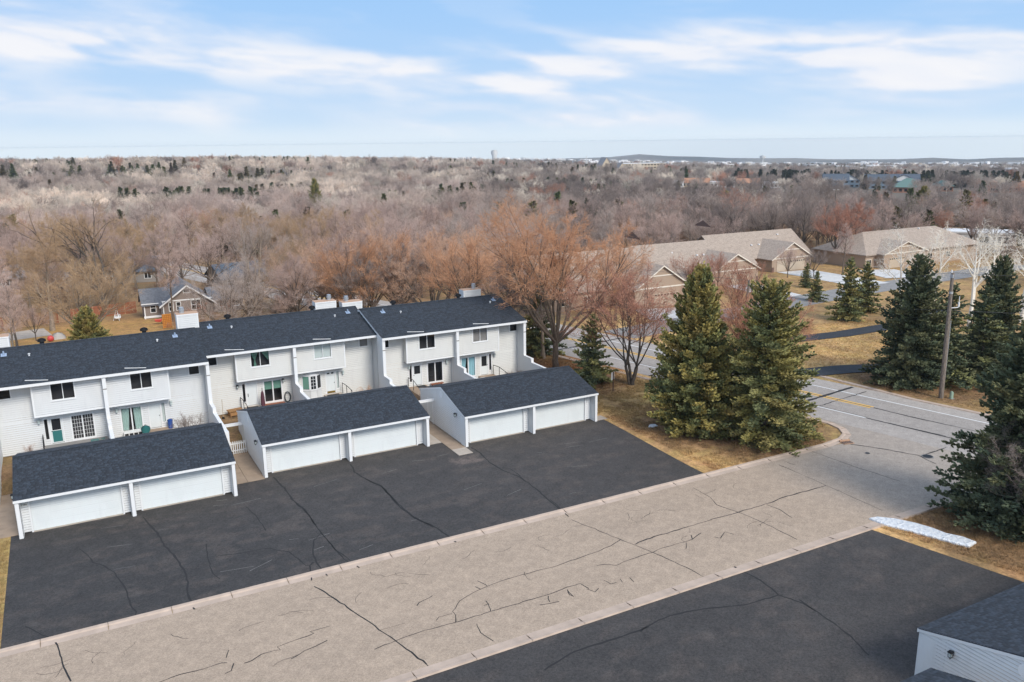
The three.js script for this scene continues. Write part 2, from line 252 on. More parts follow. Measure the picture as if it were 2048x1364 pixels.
// a band along a polyline, following the ground
function band(name, P, w, y, mat, parent = scene, wobble = 0) {
  const mb = new MB(), q = []; for (let i = 0; i + 1 < P.length; i++) { const L = Math.hypot(P[i + 1][0] - P[i][0], P[i + 1][1] - P[i][1]), n = Math.max(1, Math.ceil(L / (wobble ? 0.35 : 2.5))); for (let k = 0; k < n; k++) q.push([mix(P[i][0], P[i + 1][0], k / n), mix(P[i][1], P[i + 1][1], k / n)]); } q.push(P[P.length - 1]);
  const L = [], R = [];
  q.forEach(([x, z], i) => { const a = q[Math.max(0, i - 1)], b = q[Math.min(q.length - 1, i + 1)], dx = b[0] - a[0], dz = b[1] - a[1], l = Math.hypot(dx, dz) || 1; let ww = w / 2, ox = 0, oz = 0; if (wobble) { ww *= 0.55 + 0.9 * vn(x * 1.7, z * 1.7, 5); ox = (vn(x * 2.3, z * 2.3, 6) - 0.5) * wobble; oz = (vn(x * 2.3, z * 2.3, 7) - 0.5) * wobble; } const yy = typeof y === 'function' ? y(x, z) : y; L.push([x + ox + dz / l * ww, yy, z + oz - dx / l * ww]); R.push([x + ox - dz / l * ww, yy, z + oz + dx / l * ww]); });
  for (let i = 0; i + 1 < q.length; i++) mb.quad(R[i], R[i + 1], L[i + 1], L[i], ...[R[i], R[i + 1], L[i + 1], L[i]].map(v => [v[0], v[2]]));
  const m = mb.build(name, mat, parent); m.castShadow = false; return m;
}
const asphalt = vc(0.88, asphaltTex, { bumpMap: chipBump, bumpScale: 0.006 }), tarmac = vc(0.8, tarTex, { bumpMap: chipBump, bumpScale: 0.005 });

// ---------------------------------------------------------------- the side street, its curbs, the main road
const streetCol = (x, z) => {
  const n = fbm(x * 0.25, z * 0.7, 4, 61), lane = Math.exp(-Math.pow((z + 39.2) / 1.1, 2)) + Math.exp(-Math.pow((z + 34.6) / 1.0, 2)), patch = fbm(x * 0.06 + 9, z * 0.2, 3, 66), t = sm(40, 52, x);
  const a = mix3([0.725, 0.56, 0.42], [0.69, 0.535, 0.405], n), k = 1 - 0.07 * lane * n - 0.05 * sm(0.52, 0.7, patch);
  return mix3(a.map(v => v * k), [0.63, 0.54, 0.46].map(v => v * k), t);
};
const street = structure(sheet('street', -70, 60, -42.35, -31.65, 0.5, 0.012, streetCol, asphalt));
{
  // rounded corners where the side street meets the main road
  const fill = (pts) => { const s = new THREE.Shape(pts.map(([x, z]) => new THREE.Vector2(x, -z))); const g = new THREE.ShapeGeometry(s, 8); g.rotateX(-Math.PI / 2); const uv = g.attributes.uv, ps = g.attributes.position, col = new Float32Array(ps.count * 3); for (let i = 0; i < ps.count; i++) { uv.setXY(i, ps.getX(i), ps.getZ(i)); col.set([0.63, 0.54, 0.46], i * 3); } g.setAttribute('color', new THREE.BufferAttribute(col, 3)); const m = new THREE.Mesh(g, asphalt); m.name = 'corner_apron'; m.position.y = 0.009; m.receiveShadow = true; street.add(m); };
  fill([[51.5, -41], [53.1, -42.6], [54.5, -43.4], [55.4, -44.8], [55.6, -46.3], [55.1, -48.2], [60, -50], [60, -41]]);
  fill([[50, -33], [50, -31.6], [53.5, -31.2], [56.5, -29.8], [58.8, -27.4], [60.5, -23.5], [63, -23], [63, -33]]);
}
const mainCol = (x, z) => { const d = x - roadX(z), n = fbm(x * 0.3, z * 0.2, 4, 63), w = Math.exp(-Math.pow((d - 0.9) / 0.5, 2)) + Math.exp(-Math.pow((d - 2.5) / 0.5, 2)) + Math.exp(-Math.pow((d - 3.9) / 0.5, 2)) + Math.exp(-Math.pow((d - 5.4) / 0.5, 2)); const k = (0.94 + 0.14 * n) * (1 - 0.055 * w); const side = d < -0.3 || d > 6.3 ? 1.1 : 1; return [0.60 * k * side, 0.54 * k * side, 0.49 * k * side]; };
const roadY = (x, z) => (z < -94 ? ground(x, z) + 0.03 : 0) + 0.016;
const mainRoad = structure(sheet('main_road', -3, 8.5, -230, 60, 1.0, roadY, mainCol, asphalt, (a, z) => [roadX(z) + a + (a < -2.9 && z < -44 && z > -60 ? 0 : 0), z]));
const line = (off, za, zb, w, mat, name, y = 0.004) => { const P = []; const n = Math.ceil(Math.abs(zb - za) / 4); for (let i = 0; i <= n; i++) { const z = mix(za, zb, i / n); P.push([roadX(z) + off, z]); } return band(name, P, w, (x, z) => roadY(x, z) + y, mat, mainRoad); };
line(0, -220, -45.6, 0.14, M.paintW, 'edge_line'); line(6.05, -220, 40, 0.14, M.paintW, 'edge_line');
line(3.04, -220, -47.3, 0.2, M.paintY, 'centre_line'); line(3.48, -220, -47.3, 0.2, M.paintY, 'centre_line');
line(-0.02, -45.5, -22, 0.16, M.tarSeal, 'crack_seal'); line(3.2, -47.2, -15, 0.07, M.tarSeal, 'crack_seal'); line(3.27, -200, -47.4, 0.1, M.tarSeal, 'crack_seal', 0.0025);
line(0.22, -70, -45.6, 0.06, M.tarSeal, 'crack_seal');
for (const z of [-51.6, -66, -80]) band('crack_seal', [[roadX(z) - 2.9, z + 0.3], [roadX(z) + 2, z - 0.1], [roadX(z) + 8, z - 0.9]], 0.3, (x, z) => roadY(x, z) + 0.007, M.tarSeal, mainRoad, 0.05);

const driveCracks = [
  [[-1.2,-52.6],[-0.8,-51.4],[-0.6,-50.4],[-0.1,-49.7],[0.4,-48.6],[0.7,-46.9],[0.9,-45.6],[0.9,-44.4],[1.1,-43.4],[1.1,-42.5]],
  [[2.5,-55.6],[3.1,-52.7],[3.3,-50.5],[3.7,-48.5],[3.9,-46.8],[3.9,-45.3],[3.7,-44.0],[3.8,-42.2]],
  [[11.7,-53.0],[12.0,-50.7],[12.0,-47.5],[12.1,-45.0],[12.5,-43.2]],
  [[12.0,-47.6],[12.1,-45.2],[12.2,-43.5],[12.7,-42.1]],
  [[12.0,-47.5],[11.3,-46.7],[10.8,-45.0],[10.7,-43.4],[10.8,-42.2]],
  [[5.9,-47.6],[7.2,-47.3],[8.6,-47.1],[9.6,-46.0],[9.9,-44.9],[10.1,-43.9],[10.3,-43.8],[10.6,-44.1]],
  [[10.3,-43.8],[10.1,-43.1],[9.9,-42.1]],
  [[5.5,-49.5],[5.3,-47.2],[5.3,-45.6],[5.5,-44.7]],
  [[-3.9,-44.7],[-3.3,-43.7],[-2.7,-42.9],[-2.5,-42.1]],
  [[8.7,-53.8],[9.0,-51.9],[9.1,-49.5]],
  [[11.5,-58.0],[11.7,-55.4],[11.7,-53.1],[12.0,-51.5],[12.0,-48.7]],
  [[17.1,-57.6],[16.9,-56.0],[17.2,-54.2],[17.7,-52.6],[17.7,-50.8],[17.7,-49.0],[17.8,-46.9],[18.3,-44.8]],
  [[17.2,-54.2],[17.7,-52.4],[17.6,-48.6],[17.8,-46.5],[18.5,-44.5],[18.7,-42.2]],
  [[26.5,-56.3],[26.6,-54.8],[26.3,-52.7],[26.4,-50.8],[26.9,-49.1],[26.9,-47.0],[26.7,-45.1],[26.6,-43.1]],
  [[26.7,-51.3],[27.1,-50.8],[27.0,-49.2]],
  [[26.8,-44.7],[26.7,-43.3],[26.5,-41.9]]];
const streetCracks = [
  [[-2.5,-42.1],[-2.4,-41.1],[-2.2,-39.9],[-2.0,-38.6]],
  [[9.9,-41.4],[10.9,-38.1],[11.9,-34.4],[12.5,-31.9]],
  [[12.5,-31.9],[12.6,-31.1],[12.5,-30.4]],
  [[10.8,-34.2],[11.9,-34.4],[13.2,-34.5],[15.0,-34.4],[17.1,-34.4],[18.7,-34.4],[20.2,-34.4],[21.7,-34.5],[22.6,-34.5],[22.7,-33.8]],
  [[15.1,-34.4],[15.4,-35.0],[15.4,-35.4],[16.1,-36.1],[17.0,-36.5],[18.1,-36.7],[19.4,-36.9],[22.5,-36.8],[25.2,-37.0],[26.6,-37.3],[27.5,-37.6]],
  [[14.3,-35.0],[14.6,-35.3],[15.3,-35.2]],
  [[14.0,-36.8],[14.2,-37.0],[15.1,-37.3]],
  [[17.9,-37.5],[18.1,-36.7]],
  [[17.5,-37.0],[17.6,-36.6]],
  [[17.1,-34.4],[17.3,-35.1],[17.3,-35.5]],
  [[17.0,-35.1],[17.3,-35.1]],
  [[19.6,-33.7],[20.1,-33.6],[20.6,-33.5]],
  [[20.2,-33.7],[20.4,-34.3]],
  [[21.6,-34.2],[21.5,-33.8],[21.6,-33.6]],
  [[16.0,-33.8],[15.8,-33.0],[16.0,-32.0]],
  [[16.1,-31.4],[16.1,-29.9],[16.3,-28.9],[16.4,-28.2]],
  [[26.4,-41.4],[27.5,-37.7],[28.2,-35.4],[28.7,-33.1],[28.9,-31.6]],
  [[28.9,-31.6],[28.9,-30.5]],
  [[27.9,-36.7],[28.9,-36.9],[30.7,-36.9],[32.9,-37.0],[36.3,-37.0],[37.7,-37.0],[39.3,-37.0],[40.3,-37.2],[42.3,-37.2],[44.6,-37.2]],
  [[36.4,-41.4],[36.3,-39.6],[35.9,-38.5],[36.3,-37.0],[36.6,-35.0],[36.7,-32.4]],
  [[38.7,-36.9],[38.9,-35.9],[38.7,-34.7]],
  [[44.6,-41.6],[44.6,-37.3],[44.5,-32.6]],
  [[48.8,-42.3],[49.1,-38.3],[49.6,-35.2]],
  [[45.5,-41.6],[45.6,-40.9]],
  [[24.5,-35.7],[25.1,-35.5],[25.4,-35.2],[26.3,-35.3],[27.2,-35.4],[28.2,-35.4],[29.0,-35.5],[30.0,-35.5],[30.7,-35.5],[31.3,-35.5],[32.3,-35.9]],
  [[30.1,-34.7],[30.7,-35.4]],
  [[31.3,-35.5],[31.6,-36.0]],
  [[32.6,-35.1],[32.8,-34.8],[33.6,-35.3],[33.9,-34.8]],
  [[21.6,-34.3],[21.6,-33.9],[21.6,-33.5]],
  [[22.6,-33.8],[22.8,-33.4],[23.2,-33.6]],
  [[23.9,-34.1],[24.0,-33.6],[24.4,-33.6]],
  [[24.8,-33.8],[24.7,-33.5]],
  [[25.3,-33.7],[25.2,-33.2]],
  [[1.5,-36.6],[2.4,-36.7],[3.4,-36.6],[4.2,-36.7],[4.4,-36.6]],
  [[4.5,-37.0],[4.7,-37.6]],
  [[4.2,-35.8],[4.5,-35.9],[4.7,-36.4]],
  [[5.1,-36.2],[5.5,-36.2],[6.0,-36.5],[6.9,-36.4],[6.8,-36.7],[7.4,-36.8],[8.6,-36.9],[8.5,-37.2],[9.5,-37.2]],
  [[7.1,-35.4],[7.8,-35.7],[9.0,-36.0]]];
const neardriveCracks = [
  [[31.1,-31.8],[31.3,-29.7],[31.0,-28.3],[31.5,-27.2],[31.5,-26.3]],
  [[22.6,-29.2],[24.1,-29.6],[25.8,-29.5],[27.6,-28.9],[28.9,-28.5],[31.0,-28.3]],
  [[31.6,-27.5],[31.5,-26.4],[31.4,-25.1],[31.2,-23.9],[30.7,-22.4]],
  [[17.0,-28.9],[18.9,-29.4],[20.8,-29.3],[23.3,-29.3]]];
const mainCracks = [
  [[58.9,-45.7],[59.7,-42.7],[60.6,-39.3]],
  [[61.9,-47.2],[62.4,-43.9],[63.3,-40.6]],
  [[58.1,-49.9],[61.7,-50.4],[65.4,-50.8]],
  [[55.0,-37.5],[58.3,-37.7]],
  [[52.6,-41.9],[53.9,-39.9],[55.0,-37.7],[54.6,-36.0]],
  [[53.3,-83.7],[52.2,-80.1]]];
const seal = (P, w, y, parent) => band('crack_seal', P, w, y, M.tarSeal, parent, 0.1);
streetCracks.forEach((P, i) => seal(P, i < 2 || i === 15 || i === 17 || i === 20 || i === 18 ? 0.075 : 0.045, 0.016, street));
mainCracks.forEach(P => seal(P, 0.1, (x, z) => roadY(x, z) + 0.006, mainRoad));
{ // faint alligator cracking in the far wheel track and hairlines across the street
  const R = rng(77); for (let i = 0; i < 46; i++) { let x = mix(-6, 40, R()), z = -40.6 + R() * 1.9 + (i > 34 ? 4 : 0); const P = [[x, z]]; let a = R() * 6.28; for (let k = 0; k < 4; k++) { a += (R() - 0.5) * 1.6; x += Math.cos(a) * 0.35; z += Math.sin(a) * 0.25; P.push([x, z]); } band('hairline_crack', P, 0.022, 0.0155, M.tarSeal, street, 0.05); }
}
// rolled concrete curbs, cast in three metre lengths
function curb(name, P, side, label) {
  const g = new THREE.Group(); g.name = numbered(name); structure(g); scene.add(g);
  const prof = [[0, 0.02], [0.42, 0.035], [0.5, 0.085], [0.68, 0.1], [0.72, 0.0]]; let carry = [];
  const pts = []; for (let i = 0; i + 1 < P.length; i++) { const L = Math.hypot(P[i + 1][0] - P[i][0], P[i + 1][1] - P[i][1]), n = Math.max(1, Math.round(L / 3)); for (let k = 0; k < n; k++) pts.push([mix(P[i][0], P[i + 1][0], k / n), mix(P[i][1], P[i + 1][1], k / n)]); } pts.push(P[P.length - 1]);
  const nrm = pts.map((_, i) => { const a = pts[Math.max(0, i - 1)], b = pts[Math.min(pts.length - 1, i + 1)], dx = b[0] - a[0], dz = b[1] - a[1], l = Math.hypot(dx, dz); return [dz / l * side, -dx / l * side]; });
  for (let i = 0; i + 1 < pts.length; i++) {
    const mb = new MB(), at = (j, t, o) => { const gap = 0.012, L = Math.hypot(pts[i + 1][0] - pts[i][0], pts[i + 1][1] - pts[i][1]), f = t ? 1 - gap / L : gap / L; const x = mix(pts[i][0], pts[i + 1][0], f), z = mix(pts[i][1], pts[i + 1][1], f), nx = mix(nrm[i][0], nrm[i + 1][0], t), nz = mix(nrm[i][1], nrm[i + 1][1], t); return [x + nx * prof[j][0], prof[j][1], z + nz * prof[j][0]]; };
    for (let j = 0; j + 1 < prof.length; j++) { const a = at(j, 0), b = at(j, 1), c = at(j + 1, 1), d = at(j + 1, 0); side > 0 ? mb.quad(a, b, c, d) : mb.quad(b, a, d, c); }
    mb.poly(prof.map((_, j) => at(j, 0))); mb.poly(prof.map((_, j) => at(prof.length - 1 - j, 1)));
    mb.build('curb_segment', M.curb, g);
  }
  return g;
}
curb('curb', [[-66, -42.25], [50.6, -42.25], [52.9, -42.55], [54.4, -43.3], [55.3, -44.6], [55.55, -46.2], [55.15, -48.2], [52.2, -59], [49.4, -70], [46.8, -82], [44.5, -92]], 1);
curb('curb', [[-66, -31.75], [50.5, -31.75], [53.6, -31.3], [56.6, -29.8], [58.9, -27.2], [60.6, -23.4], [66, 0]], -1);
curb('curb', [[66.3, -57.5], [67.4, -47], [69.6, -38], [75, -16], [80, 4]], -1);
// storm drain in the corner curb, manhole and valve covers
{ const d = thing('storm_drain', 'rusty storm drain inlet set into the corner curb', 'storm drain', [52.6, 0.04, -42.2], -0.25); new MB().box(-0.45, 0, -0.28, 0.45, 0.03, 0.28).build('grate_frame', M.rust, d); for (let i = 0; i < 5; i++) bx(-0.4 + i * 0.17, 0.03, -0.24, -0.31 + i * 0.17, 0.045, 0.24).build('grate_bar', M.black, d); bx(-0.45, 0.03, -0.42, 0.45, 0.13, -0.29).build('curb_box', M.rust, d); }
function cover(x, z, r, label) { const t = thing('manhole_cover', label, 'manhole cover', [x, 0.016, z]); new MB().tube([[0, 0, 0], [0, 0.02, 0]], [r * 1.25, r * 1.2], 20, true).build('collar', M.greycon, t); new MB().tube([[0, 0.021, 0], [0, 0.034, 0]], r, 20, true).build('lid', M.iron, t); }
cover(55.4, -37.2, 0.36, 'round iron manhole cover where the tarred joint line ends'); cover(52.1, -39.9, 0.16, 'small round valve cover on the grey pavement near the corner curb');

// ---------------------------------------------------------------- black driveways
const drift = (x, z, s) => { const w = fbm(x * 0.12 + s, z * 0.12, 3, 81) * 4, d = fbm(x * 0.5 + w, z * 1.5 - w * 0.4, 6, 85 + s), e = fbm(x * 1.7, z * 1.7, 4, 88), big = fbm(x * 0.07, z * 0.09, 3, 90 + s); return [d, e, big]; };
const driveCol = s => (x, z) => { const [d, e, b] = drift(x, z, s); let c = mix3([0.082, 0.0745, 0.0705], [0.122, 0.107, 0.0975], sm(0.3, 0.7, b) * 0.6 + 0.4 * sm(0, 34, x)); const dust = sm(0.46, 0.70, d) * sm(0.25, 0.58, e) * sm(s ? -20 : -8, 14, x + 10); c = mix3(c, [0.23, 0.18, 0.15], 0.45 * dust); c = mix3(c, [0.14, 0.128, 0.118], 0.3 * sm(0.55, 0.7, e)); const p = Math.hypot((x - 25.2) / 1.4, (z + 53.9) / 0.9); if (!s) c = mix3(c, [0.42, 0.32, 0.27], 0.6 * sm(1.3, 0.4, p + (e - 0.5) * 2)); return c; };
const west = structure(sheet('driveway', -4.9, 38.75, -59.9, -42.93, 0.16, 0.02, driveCol(0), tarmac, (x, z) => [x > 38.4 ? x + sm(-43, -57, z) * 0.6 : x, z]));
const east = structure(sheet('driveway', -60, 41.6, -31.1, -19.0, 0.33, 0.02, driveCol(5), tarmac, (x, z) => [x > 41 ? x + (z + 31.1) * 0.22 : x, z]));
driveCracks.forEach((P, i) => seal(P, [1, 10, 11, 12, 13].includes(i) ? 0.11 : 0.07, 0.025, west)); neardriveCracks.forEach(P => seal(P, 0.1, 0.025, east));
{ const R = rng(5); for (let i = 0; i < 26; i++) { const x = mix(-3, 37, R()), z = mix(-56, -44, R()), a = R() * 0.9 - 0.5, l = 0.4 + R() * 1.6; band('scuff_mark', [[x, z], [x + Math.cos(a) * l, z + Math.sin(a) * l]], 0.025, 0.024, M.greycon, west, 0.06); } }
// black bike path, private lane, white concrete drives in front of the tan houses
const gy = o => (x, z) => ground(x, z) + o;
structure(band('bike_path', PATH1, 2.9, gy(0.1), M.path)); structure(band('bike_path', PATH2, 2.7, gy(0.1), M.path));
structure(band('lane', LANE, 6.2, gy(0.07), M.greycon));
structure(band('concrete_drive', [[73, -88], [77, -97.5]], 7, gy(0.09), M.whitecon)); structure(band('concrete_drive', [[101, -94], [104.5, -109.5]], 6, gy(0.09), M.whitecon)); structure(band('concrete_drive', [[124, -97], [126.5, -117.5]], 8, gy(0.09), M.whitecon)); structure(band('concrete_drive', [[137, -100], [141.5, -110.5]], 8, gy(0.09), M.whitecon));
structure(band('garden_pad', [[-8.5, -135], [-3.2, -136]], 6, gy(0.09), M.palecon));
// concrete walks between the garages, cast in slabs
function walk(x0, x1, z0, z1, n, mat, y = 0.055) { const g = new THREE.Group(); g.name = numbered('walkway'); structure(g); scene.add(g); for (let i = 0; i < n; i++) { const a = mix(z0, z1, i / n), b = mix(z0, z1, (i + 1) / n); bx(x0, 0, Math.min(a, b) + 0.008, x1, y + 0.003 * (i % 2), Math.max(a, b) - 0.008).build('slab', mat, g); } }
walk(9.68, 10.88, -57.95, -64.0, 4, M.concrete); walk(8.6, 9.66, -57.95, -64.0, 3, M.concrete); walk(24.92, 26.1, -56.5, -64, 4, M.concrete); walk(24.92, 26.1, -55.1, -56.48, 1, M.palecon); walk(23.8, 24.9, -58.4, -62, 2, M.palecon);
walk(38.65, 39.7, -56.6, -57.6, 1, M.palecon); walk(-6.6, -4.45, -56.6, -66.5, 5, M.concrete);
// last of the snow
function snowPatch(pts, h, label) {
  const s = new THREE.Shape(pts.map(([x, z]) => new THREE.Vector2(x, -z))); const g = new THREE.ExtrudeGeometry(s, { depth: h, bevelEnabled: true, bevelSize: 0.1, bevelThickness: h * 0.8, bevelSegments: 3, steps: 1, curveSegments: 4 }); g.rotateX(-Math.PI / 2);
  const bump = tex(256, 1.2, (u, v) => g3(fbm(u * 9, v * 9, 4, 131, 9)), true); const m = new THREE.MeshStandardMaterial({ roughness: 0.6, bumpMap: bump, bumpScale: 0.12 }); m.color.setRGB(0.74, 0.75, 0.76);
  const o = new THREE.Mesh(g, m); o.name = numbered('snow_patch'); o.position.y = -0.02; o.castShadow = o.receiveShadow = true; scene.add(o); tag(o, label, 'snow');
}
snowPatch([[42.75, -32.0], [43.2, -31.9], [43.9, -31.2], [44.45, -30.2], [44.75, -29.2], [44.8, -28.4], [45.25, -27.6], [45.3, -26.9], [44.6, -26.8], [44.3, -27.4], [43.85, -28.6], [43.4, -29.8], [42.8, -31.1]], 0.1, 'long strip of melting snow beside the near driveway edge');
snowPatch([[41.6, -53.1], [41.9, -53.4], [42.25, -53.3], [42.2, -53.0], [41.8, -52.9]], 0.06, 'small lump of snow on the lawn left of the spruces');

// ---------------------------------------------------------------- lap siding, roofs, windows
// a wall of lap siding: O origin, U along, N outward (both unit, level); open = holes; clip = half planes a*u+b*y<=c
function siding(mb, O, U, N, u0, u1, y0, y1, { open = [], clip = [], exp = 0.165, lap = 0.035 } = {}) {
  const P = (u, y, d) => [O[0] + U[0] * u + N[0] * d, y, O[2] + U[2] * u + N[2] * d];
  const cut = poly => { for (const [a, b, c] of clip) { const o = []; for (let i = 0; i < poly.length; i++) { const p = poly[i], q = poly[(i + 1) % poly.length], fp = a * p[0] + b * p[1] - c, fq = a * q[0] + b * q[1] - c; if (fp <= 0) o.push(p); if (fp * fq < 0) { const t = fp / (fp - fq); o.push([mix(p[0], q[0], t), mix(p[1], q[1], t)]); } } poly = o; if (poly.length < 3) return []; } return poly; };
  const flip = U[0] * N[2] - U[2] * N[0] > 0;          // keep faces outward
  for (let k = 0; y0 + k * exp < y1 - 1e-4; k++) {
    const yk = y0 + k * exp, ye = Math.min(y1, yk + exp); const cuts = [yk, ye]; for (const [, , a, b] of open) for (const y of [a, b]) if (y > yk + 1e-4 && y < ye - 1e-4) cuts.push(y); cuts.sort((a, b) => a - b);
    for (let s = 0; s + 1 < cuts.length; s++) {
      const a = cuts[s], b = cuts[s + 1], mid = (a + b) / 2; let iv = [[u0, u1]];
      for (const [ou0, ou1, oy0, oy1] of open) if (mid > oy0 && mid < oy1) iv = iv.flatMap(([p, q]) => ou1 <= p || ou0 >= q ? [[p, q]] : [[p, ou0], [ou1, q]].filter(w => w[1] - w[0] > 1e-3));
      for (const [p, q] of iv) {
        const bt = b > ye - 1e-4 ? b - 0.028 : b; if (bt <= a + 1e-4) continue; const poly = cut([[p, a], [q, a], [q, bt], [p, bt]]); if (!poly.length) continue; const pts = poly.map(([u, y]) => P(u, y, lap * (1 - 0.85 * (y - yk) / exp) + 0.001)); mb.poly(flip ? pts : pts.slice().reverse());
        if (bt < b) { const gq = cut([[p, bt], [q, bt], [q, b], [p, b]]); if (gq.length) { const gp = gq.map(([u, y]) => P(u, y, -0.016)); mb.poly(flip ? gp : gp.reverse()); } }
        if (s === 0) { const bot = poly.filter(v => Math.abs(v[1] - a) < 1e-5); if (bot.length >= 2) { const l = Math.min(...bot.map(v => v[0])), r = Math.max(...bot.map(v => v[0])); const w = [P(l, a, -0.016), P(r, a, -0.016), P(r, a, lap), P(l, a, lap)]; mb.poly(flip ? w : w.reverse()); } }
      }
    }
  }
}
// one roof slope of overlapping shingle courses from the eave line (y0,z0) up to the ridge (y1,z1)
function slope(mb, x0, x1, y0, z0, y1, z1, course = 0.1429, th = 0.012) {
  const L = Math.hypot(y1 - y0, z1 - z0), n = Math.round(L / course), sz = Math.sign(z1 - z0), ny = Math.abs(z1 - z0) / L, nz = -sz * (y1 - y0) / L; const X = sz < 0 ? [x0, x1] : [x1, x0];
  for (let k = 0; k < n; k++) {
    const a = k / n, b = (k + 1) / n, ya = mix(y0, y1, a) + ny * th, za = mix(z0, z1, a) + nz * th, yb = mix(y0, y1, b), zb = mix(z0, z1, b); const v = k * course;
    mb.quad([X[0], ya, za], [X[1], ya, za], [X[1], yb, zb], [X[0], yb, zb], [X[0], v], [X[1], v], [X[1], v + course], [X[0], v + course]);
    mb.quad([X[0], ya - ny * th, za - nz * th], [X[1], ya - ny * th, za - nz * th], [X[1], ya, za], [X[0], ya, za], [X[0], v], [X[1], v], [X[1], v + 0.01], [X[0], v + 0.01]);
  }
}
// window in a wall that faces +z at depth z: frame with sash bars, panes, dark room behind
function windowAt(parent, name, x0, x1, y0, y1, z, { cols = 2, fw = 0.075, grid = null, drape = null, frame = M.trim, bars = 0.05, depth = 0.5, proud = 0.035, sill = false } = {}) {
  const f = new MB(), i0 = x0 + fw, i1 = x1 - fw, j0 = y0 + fw, j1 = y1 - fw;
  f.box(x0, y0, z - 0.05, i0, y1, z + proud); f.box(i1, y0, z - 0.05, x1, y1, z + proud); f.box(i0, y0, z - 0.05, i1, j0, z + proud); f.box(i0, j1, z - 0.05, i1, y1, z + proud);
  if (sill) f.box(x0 - 0.03, y0 - 0.04, z, x1 + 0.03, y0 - 0.002, z + 0.07);
  const w = f.build(name, frame, parent), step = (i1 - i0) / cols; const bar = new MB();
  for (let k = 1; k < cols; k++) bar.box(i0 + k * step - bars / 2, j0, z - 0.03, i0 + k * step + bars / 2, j1, z + 0.015);
  if (cols > 1) bar.build('mullion', frame, w);
  for (let k = 0; k < cols; k++) {
    const a = i0 + k * step + (k ? bars / 2 : 0), b = i0 + (k + 1) * step - (k < cols - 1 ? bars / 2 : 0), zz = z - 0.02 - 0.012 * (k % 2);
    new MB().quad([a, j0, zz], [b, j0, zz], [b, j1, zz], [a, j1, zz]).build('pane', M.glass, w);
    if (grid) { const g = new MB(); for (let c = 1; c < grid[0]; c++) { const x = mix(a, b, c / grid[0]); g.box(x - 0.011, j0, zz + 0.003, x + 0.011, j1, zz + 0.015); } for (let r = 1; r < grid[1]; r++) { const y = mix(j0, j1, r / grid[1]); g.box(a, y - 0.011, zz + 0.003, b, y + 0.011, zz + 0.0145); } g.build('glazing_grid', frame, w); }
  }
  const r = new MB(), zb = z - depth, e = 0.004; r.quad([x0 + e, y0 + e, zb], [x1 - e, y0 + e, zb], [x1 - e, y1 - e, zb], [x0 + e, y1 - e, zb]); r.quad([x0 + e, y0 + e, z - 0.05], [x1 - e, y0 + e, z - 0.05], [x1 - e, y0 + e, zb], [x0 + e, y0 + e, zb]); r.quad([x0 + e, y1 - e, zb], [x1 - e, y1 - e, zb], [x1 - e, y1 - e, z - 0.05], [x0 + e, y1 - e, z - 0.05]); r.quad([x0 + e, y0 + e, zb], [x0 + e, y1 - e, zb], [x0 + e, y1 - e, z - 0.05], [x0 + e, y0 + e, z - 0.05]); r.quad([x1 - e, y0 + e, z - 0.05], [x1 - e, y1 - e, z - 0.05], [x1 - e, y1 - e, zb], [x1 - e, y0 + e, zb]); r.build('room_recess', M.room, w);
  const zc = z - 0.11, pleat = (l, r2, top, bot, mat, n = 9) => { const m = new MB(); for (let k = 0; k < n; k++) { const q = t => [mix(top[0], top[1], t), mix(bot[0], bot[1], t)], a = q(k / n), b = q((k + 1) / n), za = zc + (k % 2 ? 0.03 : -0.03), zd = zc + (k % 2 ? -0.03 : 0.03); m.quad([b2(a[1]), l, za], [b2(b[1]), l, zd], [b2(b[0]), r2, zd], [b2(a[0]), r2, za]); } m.build('curtain', mat, w); }; const b2 = t => mix(i0, i1, t);
  if (drape) drape({ pleat, w, i0, i1, j0, j1, zc, step });
  return w;
}
const swag = mat => ({ pleat, j0, j1 }) => { const m = mix(j0, j1, 0.45); pleat(m, j1, [0.0, 0.42], [0.18, 0.25], mat, 8); pleat(j0, m, [0.18, 0.25], [0.15, 0.3], mat, 4); pleat(mix(j0, j1, 0.36), j1, [0.58, 1.0], [0.93, 1.0], mat, 8); };
const sides = (mat, a = 0.3, b = 0.3, c = 0.75) => ({ pleat, j0, j1 }) => { pleat(j0, j1, [0, a], [0, a * 0.7], mat, 8); if (b) pleat(j0, j1, [c, 1], [c + 0.05, 1], mat, 7); };
const shade = (mat, f = 0.45) => ({ w, i0, i1, j0, j1, zc }) => { bx(i0, mix(j1, j0, f), zc - 0.01, i1, j1, zc).build('roller_blind', mat, w); };
const blinds = (mat, n = 14) => ({ w, i0, i1, j0, j1, zc }) => { const m = new MB(); for (let k = 0; k < n; k++) { const x = mix(i0, i1, (k + 0.5) / n), h = (i1 - i0) / n * 0.42; m.quad([x - h, j0, zc - 0.02], [x + h, j0, zc + 0.01], [x + h, j1, zc + 0.01], [x - h, j1, zc - 0.02]); } m.build('vertical_blind', mat, w); };
